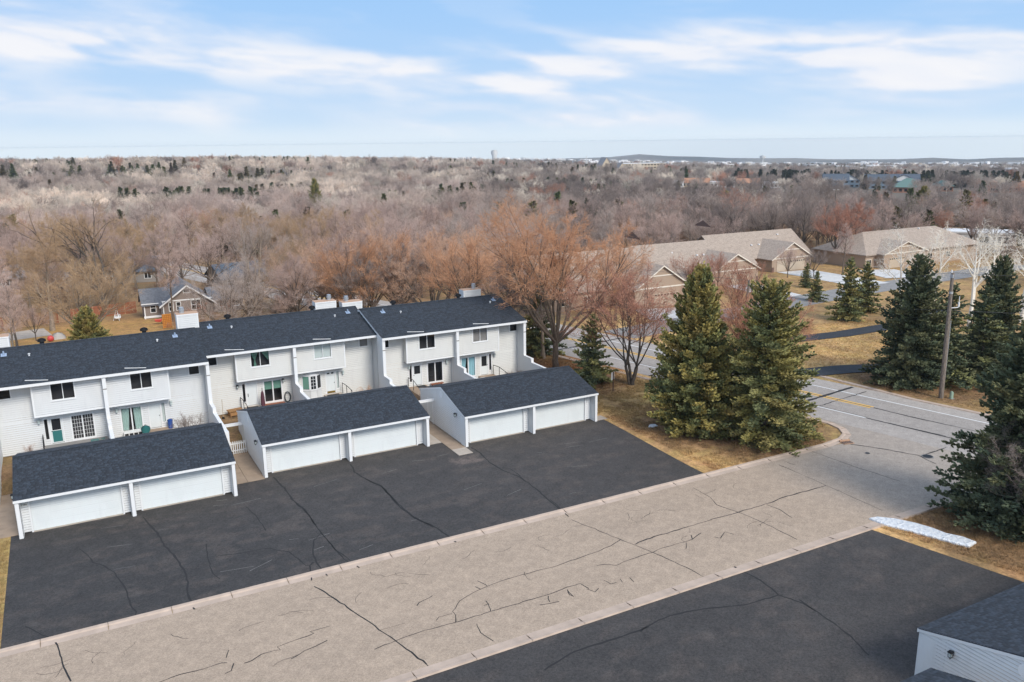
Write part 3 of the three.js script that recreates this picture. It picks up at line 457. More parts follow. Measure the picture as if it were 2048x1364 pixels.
function doorAt(parent, x0, x1, y0, y1, z, { mat = M.doorWhite, glass = null, lower = null, hinge = 1, lites = false, dark = false } = {}) {
  const f = new MB(); f.box(x0, y0, z - 0.08, x0 + 0.07, y1, z + 0.035); f.box(x1 - 0.07, y0, z - 0.08, x1, y1, z + 0.035); f.box(x0 + 0.07, y1 - 0.07, z - 0.08, x1 - 0.07, y1, z + 0.035); f.build('door_frame', M.trim, parent);
  const d = bx(x0 + 0.075, y0 + 0.02, z - 0.07, x1 - 0.075, y1 - 0.075, z - 0.02).build('door', mat, parent); const w = x1 - x0 - 0.15;
  if (glass) { const [a, b] = glass; bx(x0 + 0.19, mix(y0, y1, a), z - 0.02, x1 - 0.19, mix(y0, y1, b), z - 0.012).build('door_pane', M.darkglass, d); const g = new MB(); const xa = x0 + 0.15, xb = x1 - 0.15, ya = mix(y0, y1, a) - 0.04, yb = mix(y0, y1, b) + 0.04; g.box(xa, ya, z - 0.02, xa + 0.04, yb, z); g.box(xb - 0.04, ya, z - 0.02, xb, yb, z); g.box(xa + 0.04, ya, z - 0.02, xb - 0.04, ya + 0.04, z); g.box(xa + 0.04, yb - 0.04, z - 0.02, xb - 0.04, yb, z); g.build('pane_moulding', M.trim, d); }
  else { const g = new MB(); for (const [a, b] of [[0.1, 0.42], [0.5, 0.74], [0.79, 0.93]]) for (const [c, e] of [[0.12, 0.45], [0.55, 0.88]]) g.box(mix(x0 + 0.075, x1 - 0.075, c), mix(y0, y1, a), z - 0.02, mix(x0 + 0.075, x1 - 0.075, e), mix(y0, y1, b), z - 0.011); g.build('raised_panel', mat, d); }
  if (lower) bx(x0 + 0.17, y0 + 0.1, z - 0.02, x1 - 0.17, mix(y0, y1, 0.5), z - 0.013).build('lower_pane', lower, d);
  if (lites) { for (const c of [0.3, 0.7]) bx(mix(x0, x1, c) - 0.11, mix(y0, y1, 0.87), z - 0.019, mix(x0, x1, c) + 0.11, mix(y0, y1, 0.93), z - 0.009).build('door_lite', M.darkglass, d); bx(x0 + 0.1, y0 + 0.03, z - 0.02, x1 - 0.1, y0 + 0.2, z - 0.01).build('kick_plate', M.brass, d); }
  const hx = hinge > 0 ? x0 + 0.15 : x1 - 0.15; new MB().tube([[hx, mix(y0, y1, 0.47), z - 0.02], [hx, mix(y0, y1, 0.47), z + 0.05]], 0.032, 8, true).build('door_knob', M.black, d);
  if (dark) bx(hx - 0.025, mix(y0, y1, 0.38), z - 0.018, hx + 0.025, mix(y0, y1, 0.52), z + 0.02).build('handle_set', M.black, d);
  return d;
}
function wallLamp(parent, x, y, z, mat = M.black, nx = 0) {   // small lantern; nx=-1 on a wall facing -x, 0 on a wall facing +z
  const g = new MB(), o = (a, b, c) => nx ? [x + nx * c, y + b, z + a] : [x + a, y + b, z + c]; const B = (a0, b0, c0, a1, b1, c1) => { const p = o(a0, b0, c0), q = o(a1, b1, c1); g.box(...[0, 1, 2].map(i => Math.min(p[i], q[i])), ...[0, 1, 2].map(i => Math.max(p[i], q[i]))); };
  B(-0.055, -0.1, 0, 0.055, 0.1, 0.03); B(-0.02, 0.04, 0.03, 0.02, 0.08, 0.12); B(-0.1, 0.06, 0.07, 0.1, 0.1, 0.25); B(-0.07, 0.1, 0.1, 0.07, 0.15, 0.22); B(-0.07, -0.16, 0.1, 0.07, -0.13, 0.22); for (const a of [-0.075, 0.06]) for (const c of [0.095, 0.21]) B(a, -0.14, c, a + 0.015, 0.06, c + 0.015); B(-0.012, -0.24, 0.14, 0.012, -0.16, 0.18);
  const l = g.build('wall_lamp', mat, parent), p = o(-0.055, -0.13, 0.11), q = o(0.055, 0.06, 0.21); bx(...[0, 1, 2].map(i => Math.min(p[i], q[i])), ...[0, 1, 2].map(i => Math.max(p[i], q[i]))).build('lamp_glass', M.blind, l); return l;
}

// ---------------------------------------------------------------- the townhouse blocks
const HOUSE_Y = 0.95, EAVE = 6.6, SOFFIT = 6.4, RIDGE = 8.22;
function chimney(parent, x0, x1, z, top, flue) {
  const y0 = 6.9, g = new MB(), zf = z + 0.5, zb = z - 0.5; siding(g, [x0, 0, zf], [1, 0, 0], [0, 0, 1], 0, x1 - x0, y0, top); siding(g, [x0, 0, zb], [0, 0, 1], [-1, 0, 0], 0, 1, y0, top); siding(g, [x1, 0, zf], [0, 0, -1], [1, 0, 0], 0, 1, y0, top); siding(g, [x1, 0, zb], [-1, 0, 0], [0, 0, -1], 0, x1 - x0, y0, top);
  const c = g.build('chimney', M.siding, parent); const t = new MB(); for (const x of [x0 - 0.035, x1 - 0.065]) for (const zz of [zb - 0.035, zf - 0.065]) t.box(x, y0, zz, x + 0.1, top, zz + 0.1); t.box(x0 - 0.05, top - 0.1, zf + 0.034, x1 + 0.05, top + 0.02, zf + 0.055); t.box(x0 - 0.055, top - 0.1, zb, x0 - 0.036, top + 0.02, zf + 0.03); t.box(x1 + 0.036, top - 0.1, zb, x1 + 0.055, top + 0.02, zf + 0.03); t.build('chimney_trim', M.trim, c);
  bx(x0 - 0.05, top + 0.001, zb - 0.05, x1 + 0.05, top + 0.05, zf + 0.05).build('chimney_cap', M.rust, c);
  if (flue) { const fx = mix(x0, x1, flue[0]); const f = new MB(); f.tube([[fx, top + 0.05, z], [fx, top + 0.22, z]], 0.2, 12, true); f.tube([[fx, top + 0.26, z], [fx, top + 0.4, z]], 0.235, 12, true); f.tube([[fx, top + 0.45, z], [fx, top + 0.56, z]], 0.2, 12, true); f.tube([[fx, top + 0.2, z], [fx, top + 0.5, z]], 0.14, 10); f.build('flue', M.galv, c); }
}
function partyWing(parent, xc, zw, zmain, zend, col, edge) {
  const t = 0.095, x0 = xc - t, x1 = xc + t, g = new MB();
  const L = (za, zb, ya, yb) => { siding(g, [x0, 0, zb], [0, 0, 1], [-1, 0, 0], 0, za - zb, ya, yb); siding(g, [x1, 0, za], [0, 0, -1], [1, 0, 0], 0, za - zb, ya, yb); };
  L(zw - 0.03, zmain, 0.55, SOFFIT + 0.05); L(zw + 1.45, zw - 0.03, 0.55, 3.05); L(zend, zw + 1.45, 0.1, 2.68); const w = g.build('party_wall', M.siding, parent);
  const c = new MB(), a = x0 - 0.035, b = x1 + 0.035; c.box(a, 3.14, zw - 0.03, b, SOFFIT + 0.02, zw + 0.03); c.box(a, 3.05, zw - 0.03, b, 3.13, zw + 1.5); c.box(a, 2.76, zw + 1.45, b, 3.05, zw + 1.5); c.box(a, 2.68, zw + 1.45, b, 2.755, zend);
  if (col) c.box(a - 0.03, 0, zend, b + 0.03, 2.755, zend + 0.12); c.build('coping', M.trim, w); new MB().box(a - 0.004, 5.42, zw + 0.03, b + 0.004, 5.5, zw + 0.036).build('wall_vent', M.greycon, w); return w;
}
function townhouse(o) {
  const { xl, xm, xr, zw, label } = o, zm = zw - 1.4, zb = zw - 0.6, zr = zw - 6.0, t = thing('townhouse_block', label, 'townhouse', [0, 0, 0], 0, undefined);
  t.position.set(0, 0, 0);
  // openings, left unit then right unit
  const U = (s, d) => xm + s * d, R = (s, d0, d1) => s > 0 ? [xm + d0, xm + d1] : [xm - d1, xm - d0];
  const holes = [], bumpHoles = [];
  const Lp = R(-1, 0.95, 2.62), Ld = R(-1, 3.1, 4.08), Ls = R(-1, 4.1, 4.42), Rp = R(1, 0.86, 2.5), Rd = R(1, 2.92, 3.86), Rs = R(1, 3.88, 4.2), LwS = R(-1, 6.2, 7.15), RwS = R(1, 6.2, 7.1);
  const PY = [1.36, 3.42], DY = [1.36, 3.44];
  holes.push([...Lp, ...PY], [...Ld, ...DY], [...Ls, 1.7, 3.4], ...(o.bay ? [] : [[...Rp, ...PY]]), [...Rd, ...DY], [...Rs, 1.7, 3.4], [...LwS, 5.28, 6.18], [...RwS, 5.28, 6.18]);
  const mat = o.warm ? M.sidingWarm : M.siding, main = new MB(); siding(main, [0, 0, zm], [1, 0, 0], [0, 0, 1], xl, xr, HOUSE_Y, SOFFIT, { open: holes }); const mw = main.build('front_wall', mat, t);
  bx(xl, 0.3, zm - 0.1, xr, HOUSE_Y, zm - 0.02).build('foundation', M.greycon, t);
  // projecting upper storey
  const BL = R(-1, 0.1, 4.85), BR = R(1, 0.1, 4.58), WL = R(-1, 2.0, 3.66), WR = R(1, 1.8, 3.42), by0 = 3.84;
  for (const [B, W, s] of [[BL, WL, -1], [BR, WR, 1]]) {
    const g = new MB(); siding(g, [0, 0, zb], [1, 0, 0], [0, 0, 1], B[0], B[1], by0, SOFFIT, { open: [[...W, 4.92, 6.3]] }); if (s < 0) siding(g, [B[0], 0, zm], [0, 0, 1], [-1, 0, 0], 0, zb - zm, by0, SOFFIT); else siding(g, [B[1], 0, zb], [0, 0, -1], [1, 0, 0], 0, zb - zm, by0, SOFFIT);
    const bb = g.build('upper_bay', mat, t), q = new MB(), e = s < 0 ? B[0] : B[1]; q.box(e - 0.06, by0 - 0.04, zb - 0.06, e + 0.06, SOFFIT, zb + 0.045); q.box(B[0] + (s < 0 ? 0.06 : 0), by0 - 0.04, zb - 0.02, B[1] - (s > 0 ? 0.06 : 0), by0 + 0.02, zb + 0.04); q.build('bay_trim', M.trim, bb); bx(B[0] + 0.01, by0 - 0.03, zm, B[1] - 0.01, by0 - 0.005, zb - 0.02).build('bay_soffit', M.trim, bb);
  }
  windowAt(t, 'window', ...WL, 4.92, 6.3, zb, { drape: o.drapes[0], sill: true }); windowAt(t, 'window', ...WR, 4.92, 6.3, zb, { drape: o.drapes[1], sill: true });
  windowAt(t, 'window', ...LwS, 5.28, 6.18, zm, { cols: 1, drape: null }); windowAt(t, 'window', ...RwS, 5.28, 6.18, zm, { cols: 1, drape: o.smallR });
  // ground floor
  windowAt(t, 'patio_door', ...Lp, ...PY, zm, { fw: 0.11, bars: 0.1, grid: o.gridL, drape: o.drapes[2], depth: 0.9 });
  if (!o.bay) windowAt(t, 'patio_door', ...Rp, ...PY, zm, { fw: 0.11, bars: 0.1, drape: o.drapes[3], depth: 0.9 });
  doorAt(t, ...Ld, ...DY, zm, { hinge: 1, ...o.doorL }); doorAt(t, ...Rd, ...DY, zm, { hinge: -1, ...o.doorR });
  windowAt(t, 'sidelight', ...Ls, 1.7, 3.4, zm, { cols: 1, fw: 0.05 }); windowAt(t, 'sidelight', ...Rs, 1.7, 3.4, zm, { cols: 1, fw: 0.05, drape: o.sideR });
  if (o.bay) { // angled bay window
    const x0 = xm + 0.78, x1 = xm + 1.4, x2 = xm + 1.98, x3 = xm + 2.5, zf = zm + 0.42, b = new MB(); const face = (ax, az, cx, cz) => { const l = Math.hypot(cx - ax, cz - az), U2 = [(cx - ax) / l, 0, (cz - az) / l]; siding(b, [ax, 0, az], U2, [-U2[2] * 1, 0, U2[0]].map(v => v), 0, l, HOUSE_Y, 1.98); };
    face(x0, zm, x1, zf); face(x1, zf, x2, zf); face(x2, zf, x3, zm); const bw = b.build('bay_window', M.siding, t);
    const pr = (ax, az, cx, cz, y0, y1, th, name, m) => { const l = Math.hypot(cx - ax, cz - az), nx = -(cz - az) / l * th, nz = (cx - ax) / l * th; const q = new MB(); const A = [ax, az], C = [cx, cz]; q.quad([ax + nx, y0, az + nz], [cx + nx, y0, cz + nz], [cx + nx, y1, cz + nz], [ax + nx, y1, az + nz]); q.quad([ax, y1, az], [ax + nx, y1, az + nz], [cx + nx, y1, cz + nz], [cx, y1, cz]); q.quad([ax, y0, az], [cx, y0, cz], [cx + nx, y0, cz + nz], [ax + nx, y0, az + nz]); q.quad([ax, y0, az], [ax + nx, y0, az + nz], [ax + nx, y1, az + nz], [ax, y1, az]); q.quad([cx, y0, cz], [cx, y1, cz], [cx + nx, y1, cz + nz], [cx + nx, y0, cz + nz]); q.build(name, m, bw); };
    const F = [[x0, zm, x1, zf], [x1, zf, x2, zf], [x2, zf, x3, zm]]; F.forEach(([ax, az, cx, cz], i) => { pr(ax, az, cx, cz, 1.98, 2.1, 0.05, 'bay_sill', M.trim); pr(ax, az, cx, cz, 3.3, 3.44, 0.05, 'bay_head', M.trim); const L = t2 => [mix(ax, cx, t2), mix(az, cz, t2)]; for (const [u, v] of [[0, 0.12], [0.88, 1]]) pr(...L(u), ...L(v), 2.1, 3.3, 0.045, 'bay_post', M.trim); pr(...L(0.12), ...L(0.88), 2.1, 3.3, 0.012, 'pane', M.darkglass); if (i === 0) pr(...L(0.14), ...L(0.86), 2.14, 3.28, 0.016, 'roller_blind', M.drapeGreen); if (i === 1) { for (const k of [0.5]) pr(...L(k - 0.02), ...L(k + 0.02), 2.1, 3.3, 0.03, 'glazing_bar', M.trim); for (const k of [0.25, 0.5, 0.75]) { const y = mix(2.1, 3.3, k); pr(...L(0.12), ...L(0.88), y - 0.012, y + 0.012, 0.028, 'glazing_bar', M.trim); } } });
    const top = new MB(); top.poly([[x0, 3.44, zm], [x1, 3.44, zf + 0.05], [x2, 3.44, zf + 0.05], [x3, 3.44, zm]]); top.poly([[x0, 3.44, zm], [x1, 3.44, zf + 0.05], [mix(x0, x3, 0.4), 3.72, zm], [x0, 3.46, zm]]); top.poly([[x1, 3.44, zf + 0.05], [x2, 3.44, zf + 0.05], [mix(x0, x3, 0.6), 3.72, zm], [mix(x0, x3, 0.4), 3.72, zm]]); top.poly([[x2, 3.44, zf + 0.05], [x3, 3.44, zm], [mix(x0, x3, 0.6), 3.72, zm]]); top.build('bay_roof', M.trim, bw);
  }
  // side walls and back
  const gab = new MB(), clipG = [[0.303, 1, RIDGE - 0.06 + 0.0], [-0.303, 1, RIDGE - 0.06]]; // u measured from the ridge
  siding(gab, [xl, 0, zr], [0, 0, 1], [-1, 0, 0], -5.9, 5.9, HOUSE_Y, RIDGE, { clip: clipG }); siding(gab, [xr, 0, zr], [0, 0, -1], [1, 0, 0], -5.9, 5.9, HOUSE_Y, RIDGE, { clip: clipG }); siding(gab, [xr, 0, zw - 11.9], [-1, 0, 0], [0, 0, -1], 0, xr - xl, 0.5, SOFFIT); gab.build('outer_wall', M.siding, t);
  // roof
  const r = new MB(); slope(r, xl - 0.12, xr + 0.12, EAVE, zw + 0.12, RIDGE, zr); slope(r, xl - 0.12, xr + 0.12, EAVE, zw - 12.12, RIDGE, zr); for (const x of [xl - 0.12, xr + 0.12]) { const pts = [[x, EAVE, zw + 0.12], [x, RIDGE, zr], [x, EAVE, zw - 12.12], [x, EAVE - 0.03, zw - 12.12], [x, RIDGE - 0.05, zr], [x, EAVE - 0.03, zw + 0.12]]; r.quad(pts[0], pts[1], pts[4], pts[5]); r.quad(pts[1], pts[2], pts[3], pts[4]); }
  const roof = r.build('roof', M.shingle, t);
  new MB().box(xl - 0.12, RIDGE - 0.02, zr - 0.14, xr + 0.12, RIDGE + 0.035, zr + 0.14).build('ridge_cap', M.shingle, roof);
  const fa = new MB(); fa.box(xl - 0.13, SOFFIT - 0.01, zw + 0.08, xr + 0.13, EAVE - 0.008, zw + 0.13); fa.box(xl - 0.1, SOFFIT, zm, xr + 0.1, SOFFIT + 0.02, zw + 0.08); fa.build('fascia', M.trim, t);
  for (const x of [xl - 0.125, xr + 0.085]) for (const s of [1, -1]) { const rake = new MB(); const zA = zr + s * 6.1, a = [x, EAVE - 0.2, zA], b = [x, RIDGE - 0.23, zr], c = [x, RIDGE - 0.055, zr], d = [x, EAVE - 0.035, zA], sh = v => [v[0] + 0.04, v[1], v[2]]; rake.quad(a, b, c, d); rake.quad(sh(b), sh(a), sh(d), sh(c)); rake.quad(d, c, sh(c), sh(d)); rake.quad(a, d, sh(d), sh(a)); rake.quad(b, a, sh(a), sh(b)); rake.build('rake_board', M.trim, t); }
  const yAt = z => mix(EAVE, RIDGE, (zw + 0.12 - z) / 6.12);
  for (const x of o.domes) { const v = new MB(); v.tube([[x, RIDGE - 0.3, zr - 0.55], [x, RIDGE + 0.16, zr - 0.55]], 0.17, 10); v.tube([[x, RIDGE + 0.12, zr - 0.55], [x, RIDGE + 0.2, zr - 0.55], [x, RIDGE + 0.32, zr - 0.55], [x, RIDGE + 0.4, zr - 0.55]], [0.3, 0.33, 0.27, 0.05], 12, true); v.build('roof_vent', M.black, roof); }
  for (const x of o.whites) { const z = zr + 1.7, y = yAt(z); new MB().tube([[x, y, z], [x, y + 0.14, z]], 0.06, 8, true).tube([[x, y + 0.14, z], [x, y + 0.2, z]], [0.11, 0.07], 8, true).build('exhaust_vent', M.trim, roof); }
  for (const x of o.pipes) { const z = zr + 1.2, y = yAt(z); const p = new MB(); p.quad([x - 0.2, y - 0.02, z + 0.28], [x + 0.2, y - 0.02, z + 0.28], [x + 0.2, y + 0.13, z - 0.22], [x - 0.2, y + 0.13, z - 0.22]); p.tube([[x, y, z], [x, y + 0.1, z], [x, y + 0.34, z]], [0.15, 0.07, 0.06], 8, true); p.build('vent_pipe', M.flash, roof); }
  for (const x of o.divert) { const s2 = Math.sign(1), g = new MB(); const z0 = zw - 0.45, z1 = zw - 0.12; const y0 = yAt(z0), y1 = yAt(z1); g.quad([x, y0 + 0.01, z0], [x + 1.5, y1 + 0.01, z1], [x + 1.5, y1 + 0.06, z1], [x, y0 + 0.06, z0]); g.quad([x, y0 + 0.06, z0], [x + 1.5, y1 + 0.06, z1], [x + 1.5, y1 + 0.02, z1 - 0.1], [x, y0 + 0.05, z0 - 0.1]); g.build('rain_diverter', M.trim, roof); }
  for (const c of o.chimneys) chimney(t, c[0], c[1], c[2], c[3], c[4]);
  for (const [x, y, m] of o.lamps) wallLamp(t, x, y, zm + 0.02, m);
  for (const w of o.wings) partyWing(t, w[0], zw, zm, w[1], w[2]);
  return t;
}
townhouse({ xl: -5.85, xm: 1.6, xr: 9.1, zw: -68.5, label: 'left townhouse block with a grid patio door and teal storm door', drapes: [null, null, null, sides(M.drape, 0.42, 0.42, 0.6)], gridL: [4, 6], doorL: { glass: [0.5, 0.93], lower: M.teal }, doorR: {}, smallR: null, sideR: shade(M.blind, 1),
  domes: [-2.3, 5.25], whites: [-3.2, 6.0], pipes: [-4.9, 7.45], divert: [-3.55, 3.15], chimneys: [[-6.3, -4.55, -75.6, 9.0], [8.0, 9.7, -76.2, 9.25, [0.28]]], lamps: [[-3.1, 3.3, M.blind], [2.25, 3.3, M.blind], [6.25, 3.3, M.blind]], wings: [[-5.85, -62, false], [1.6, -64.4, false], [9.12, -61.9, true]] });
townhouse({ xl: 9.22, xm: 16.62, xr: 24.05, zw: -70.6, warm: true, label: 'middle townhouse block with an angled bay window and green curtains', drapes: [swag(M.drapeGreen), shade(M.blind, 1), shade(M.drapeGreen, 0.42), null], bay: true, doorL: { dark: true }, doorR: { lites: true }, smallR: shade(M.greycon, 1), sideR: shade(M.blind, 1),
  domes: [12.4, 20.1], whites: [12.3, 21.6], pipes: [10.55, 23.0], divert: [10.95, 18.4], chimneys: [[20.45, 22.4, -77.6, 8.85, [0.75]]], lamps: [[11.83, 3.25, M.black], [15.72, 3.26, M.black], [17.1, 3.2, M.blind], [21.15, 3.2, M.blind]], wings: [[16.62, -66.6, false]] });
townhouse({ xl: 24.12, xm: 31.38, xr: 38.6, zw: -69, warm: true, label: 'right townhouse block beside the big rust coloured tree', drapes: [null, blinds(M.greycon, 16), null, sides(M.drapeBlue, 0.4, 0.5, 0.5)], doorL: { glass: [0.52, 0.9] }, doorR: { glass: [0.42, 0.9] }, smallR: null, sideR: null,
  domes: [27.6, 34.55], whites: [27.5, 37.0], pipes: [25.9, 37.6], divert: [26.6, 33.2], chimneys: [[23.0, 24.9, -77.4, 8.6, [0.28]], [35.7, 37.6, -77.2, 8.62, [0.72]]], lamps: [[26.95, 3.25, M.blind], [30.75, 3.25, M.blind], [32.05, 3.2, M.galv], [35.85, 3.25, M.galv]], wings: [[24.15, -62, true], [31.38, -65.4, false], [38.52, -63.4, true]] });

// ---------------------------------------------------------------- the garages
function garage(label, x0, x1, zf, dir, { number, west = true } = {}) {   // dir +1: doors face +z, -1: doors face -z
  const t = thing('garage', label, 'garage'), zz = d => zf - dir * d, D = 9.2, E2 = 2.55, Rg = 3.84, xm = x0 + 6.45 * (x1 - x0) / 12.9, eave = E2;
  const q = (a, b, c, d2, e, f, m = new MB()) => m.box(Math.min(a, d2), b, Math.min(c, f), Math.max(a, d2), e, Math.max(c, f));
  const r = new MB(); slope(r, x0 - 0.05, x1 + 0.05, E2, zz(-0.06), Rg, zz(4.6)); slope(r, x0 - 0.05, x1 + 0.05, E2 - 0.02, zz(D + 0.1), Rg, zz(4.6)); for (const x of [x0 - 0.05, x1 + 0.05]) { r.quad([x, E2, zz(-0.06)], [x, Rg, zz(4.6)], [x, Rg - 0.04, zz(4.6)], [x, E2 - 0.03, zz(-0.06)]); r.quad([x, E2, zz(D + 0.1)], [x, Rg, zz(4.6)], [x, Rg - 0.04, zz(4.6)], [x, E2 - 0.03, zz(D + 0.1)]); }
  const roof = r.build('roof', M.shingle, t); q(x0 - 0.05, Rg - 0.015, zz(4.48), x1 + 0.05, Rg + 0.03, zz(4.72)).build('ridge_cap', M.shingle, roof);
  const clip = [[0.276, 1, Rg - 0.06], [-0.276, 1, Rg - 0.06]], s = new MB(), zc = zz(4.6);
  siding(s, [x0, 0, zc], [0, 0, 1], [-1, 0, 0], -4.55, 4.55, 0.12, Rg, { clip }); siding(s, [x1, 0, zc], [0, 0, -1], [1, 0, 0], -4.55, 4.55, 0.12, Rg, { clip }); siding(s, [dir > 0 ? x1 : x0, 0, zz(D)], [-dir, 0, 0], [0, 0, -dir], 0, x1 - x0, 0.12, 2.35); s.build('side_wall', M.siding, t);
  const base = new MB(); q(x0 - 0.01, 0, zz(0.05), x0 + 0.1, 0.12, zz(D), base); q(x1 - 0.1, 0, zz(0.05), x1 + 0.01, 0.12, zz(D), base); base.build('foundation', M.palecon, t);
  for (const x of [x0 - 0.055, x1 + 0.02]) for (const [za, ya] of [[zz(-0.06), E2], [zz(D + 0.1), E2 - 0.02]]) { const rk = new MB(); const zb = zz(4.6), a = [x, ya - 0.16, za], b = [x, Rg - 0.19, zb], c = [x, Rg - 0.045, zb], d = [x, ya - 0.035, za], sh = v => [v[0] + 0.035, v[1], v[2]]; rk.quad(a, b, c, d); rk.quad(sh(b), sh(a), sh(d), sh(c)); rk.quad(d, c, sh(c), sh(d)); rk.quad(a, d, sh(d), sh(a)); rk.quad(b, a, sh(a), sh(b)); rk.build('rake_board', M.trim, t); }
  q(x0 - 0.06, E2 - 0.17, zz(-0.02), x1 + 0.06, E2 - 0.006, zz(-0.065)).build('fascia', M.trim, t); q(x0 + 0.22, E2 - 0.2, zz(0.75), x1 - 0.22, E2 - 0.175, zz(-0.02)).build('soffit', M.trim, t);
  for (const [a, b] of [[x0, x0 + 0.22], [xm - 0.11, xm + 0.11], [x1 - 0.22, x1]]) { const f = new MB(); q(a, 0, zz(0), b, E2 - 0.172, zz(0.06), f); const g = f.build('fin_wall', M.trim, t); const w = new MB(); siding(w, [a, 0, Math.min(zz(0.06), zz(0.78))], [0, 0, 1], [-1, 0, 0], 0, 0.72, 0.05, E2 - 0.18); siding(w, [b, 0, Math.max(zz(0.06), zz(0.78))], [0, 0, -1], [1, 0, 0], 0, 0.72, 0.05, E2 - 0.18); w.build('fin_siding', M.siding, g); }
  const doors = [[x0 + 0.76, xm - 0.62], [xm + 0.58, x1 - 0.82]], zp = zz(0.76), fw = new MB(), N = [0, 0, dir], U = [dir, 0, 0], O = dir > 0 ? 0 : 0; const open = doors.map(([a, b]) => dir > 0 ? [a, b, 0, 2.12] : [-b, -a, 0, 2.12]);
  siding(fw, [0, 0, zp], U, N, dir > 0 ? x0 + 0.2 : -(x1 - 0.2), dir > 0 ? x1 - 0.2 : -(x0 + 0.2), 0.1, E2 - 0.18, { open }); fw.build('front_wall', M.siding, t);
  for (const [a, b] of doors) {
    const tr = new MB(); q(a - 0.1, 0.02, zz(0.77), a, 2.2, zz(0.7), tr); q(b, 0.02, zz(0.77), b + 0.1, 2.2, zz(0.7), tr); q(a, 2.12, zz(0.77), b, 2.2, zz(0.7), tr); tr.build('door_trim', M.trim, t);
    const holder = q(a, 0.0, zz(0.9), b, 0.045, zz(0.66)).build('threshold', M.palecon, t);
    const d = q(a, 0.05, zz(0.87), b, 2.12, zz(0.83)).build('garage_door', M.doorWhite, t);
    for (let k = 0; k < 4; k++) { const y0 = 0.05 + k * 0.5175, sct = new MB(); for (let j = 0; j < 4; j++) { const ya = y0 + 0.012 + j * 0.128, yb = ya + (j === 3 ? 0.1 : 0.112); sct.quad([dir > 0 ? a : b, ya, zz(0.8)], [dir > 0 ? b : a, ya, zz(0.8)], [dir > 0 ? b : a, yb, zz(0.818)], [dir > 0 ? a : b, yb, zz(0.818)]); sct.quad([dir > 0 ? a : b, ya, zz(0.82)], [dir > 0 ? b : a, ya, zz(0.82)], [dir > 0 ? b : a, ya, zz(0.8)], [dir > 0 ? a : b, ya, zz(0.8)]); } sct.build('door_section', M.doorWhite, d); }
  }
  if (west) {
    wallLamp(t, x0 - 0.01, 2.28, zz(1.6), M.black, -1);
    const v = new MB(), vy = 3.18, vz = zz(4.55); for (let k = -3; k <= 3; k++) { const w = 0.2 * Math.sqrt(1 - (k / 4) ** 2); v.box(x0 - 0.06, vy + k * 0.075 - 0.028, vz - w, x0 - 0.02, vy + k * 0.075 + 0.022, vz + w); } v.tube([[x0 - 0.02, vy, vz], [x0 - 0.05, vy, vz]], 0.3, 16, true); v.build('gable_vent', M.trim, t);
    if (dir > 0) { const p = new MB(); q(x0 - 0.05, 0.05, zz(6.4), x0 - 0.015, 2.15, zz(6.52), p); q(x0 - 0.05, 0.05, zz(7.5), x0 - 0.015, 2.15, zz(7.62), p); q(x0 - 0.05, 2.05, zz(6.52), x0 - 0.015, 2.15, zz(7.5), p); p.build('side_door_trim', M.trim, t); q(x0 - 0.03, 0.12, zz(6.53), x0 - 0.012, 2.04, zz(7.49)).build('side_door', M.doorWhite, t); }
  }
  if (number) { const c = document.createElement('canvas'); c.width = 128; c.height = 64; const g = c.getContext('2d'); g.fillStyle = '#e9e4da'; g.fillRect(0, 0, 128, 64); g.fillStyle = '#3a3836'; g.font = 'bold 46px sans-serif'; g.textAlign = 'center'; g.fillText(number, 64, 49); const tx = new THREE.CanvasTexture(c); tx.colorSpace = THREE.SRGBColorSpace; const pm = new THREE.MeshStandardMaterial({ map: tx, roughness: 0.6 }); const pl = new THREE.Mesh(new THREE.BoxGeometry(0.4, 0.19, 0.02), [M.trim, M.trim, M.trim, M.trim, pm, M.trim]); pl.name = 'number_plate'; pl.position.set(x0 + 0.45, 1.92, zz(0.72)); t.add(pl); bx(x0 + 0.39, 2.08, zz(0.72), x0 + 0.43, 2.25, zz(0.72) + 0.04).build('number_lamp', M.black, t); }
  return t;
}
garage('double garage nearest the left edge, in front of the left townhouses', -4.41, 8.58, -55.9, 1, { number: '2180' });
garage('double garage in the middle of the row, below the bay window townhouse', 10.91, 23.78, -58.15, 1);
garage('double garage at the right end of the row by the lawn', 26.16, 38.6, -56.5, 1);
garage('near garage roof and white side wall in the lower right corner', 30.92, 43.9, -20.25, -1);
garage('nearest garage, only a roof corner at the bottom edge', 16.0, 28.78, -18.15, -1, { west: false });

// ---------------------------------------------------------------- houses beyond
function gableRoof(mb, x0, x1, z0, z1, ye, yr, axis, oh = 0.4, th = 0.16) {   // ridge along axis 'x' or 'z'
  const s = axis === 'x' ? (u, v, y) => [u, y, v] : (u, v, y) => [v, y, u], [u0, u1, v0, v1] = axis === 'x' ? [x0 - oh, x1 + oh, z0 - oh, z1 + oh] : [z0 - oh, z1 + oh, x0 - oh, x1 + oh], vm = (v0 + v1) / 2, k = (yr - ye) / ((v1 - v0) / 2 - oh), yb = ye - k * oh;
  for (const v of [v0, v1]) { const a = s(u0, v, yb), b = s(u1, v, yb), c = s(u1, vm, yr), d = s(u0, vm, yr); const L = Math.hypot(vm - v, yr - yb); const q = [a, b, c, d], w = [[u0, 0], [u1, 0], [u1, L], [u0, L]]; const up = (axis === 'x') === (v > vm); up ? mb.quad(...q, ...w) : mb.quad(q[1], q[0], q[3], q[2], w[1], w[0], w[3], w[2]); const e = [a, b, s(u1, v, yb - th), s(u0, v, yb - th)]; up ? mb.quad(e[3], e[2], e[1], e[0]) : mb.quad(e[0], e[1], e[2], e[3]); }
  for (const u of [u0, u1]) { mb.poly([s(u, v0, yb), s(u, vm, yr), s(u, vm, yr - th), s(u, v0, yb - th)]); mb.poly([s(u, vm, yr), s(u, v1, yb), s(u, v1, yb - th), s(u, vm, yr - th)]); }
}
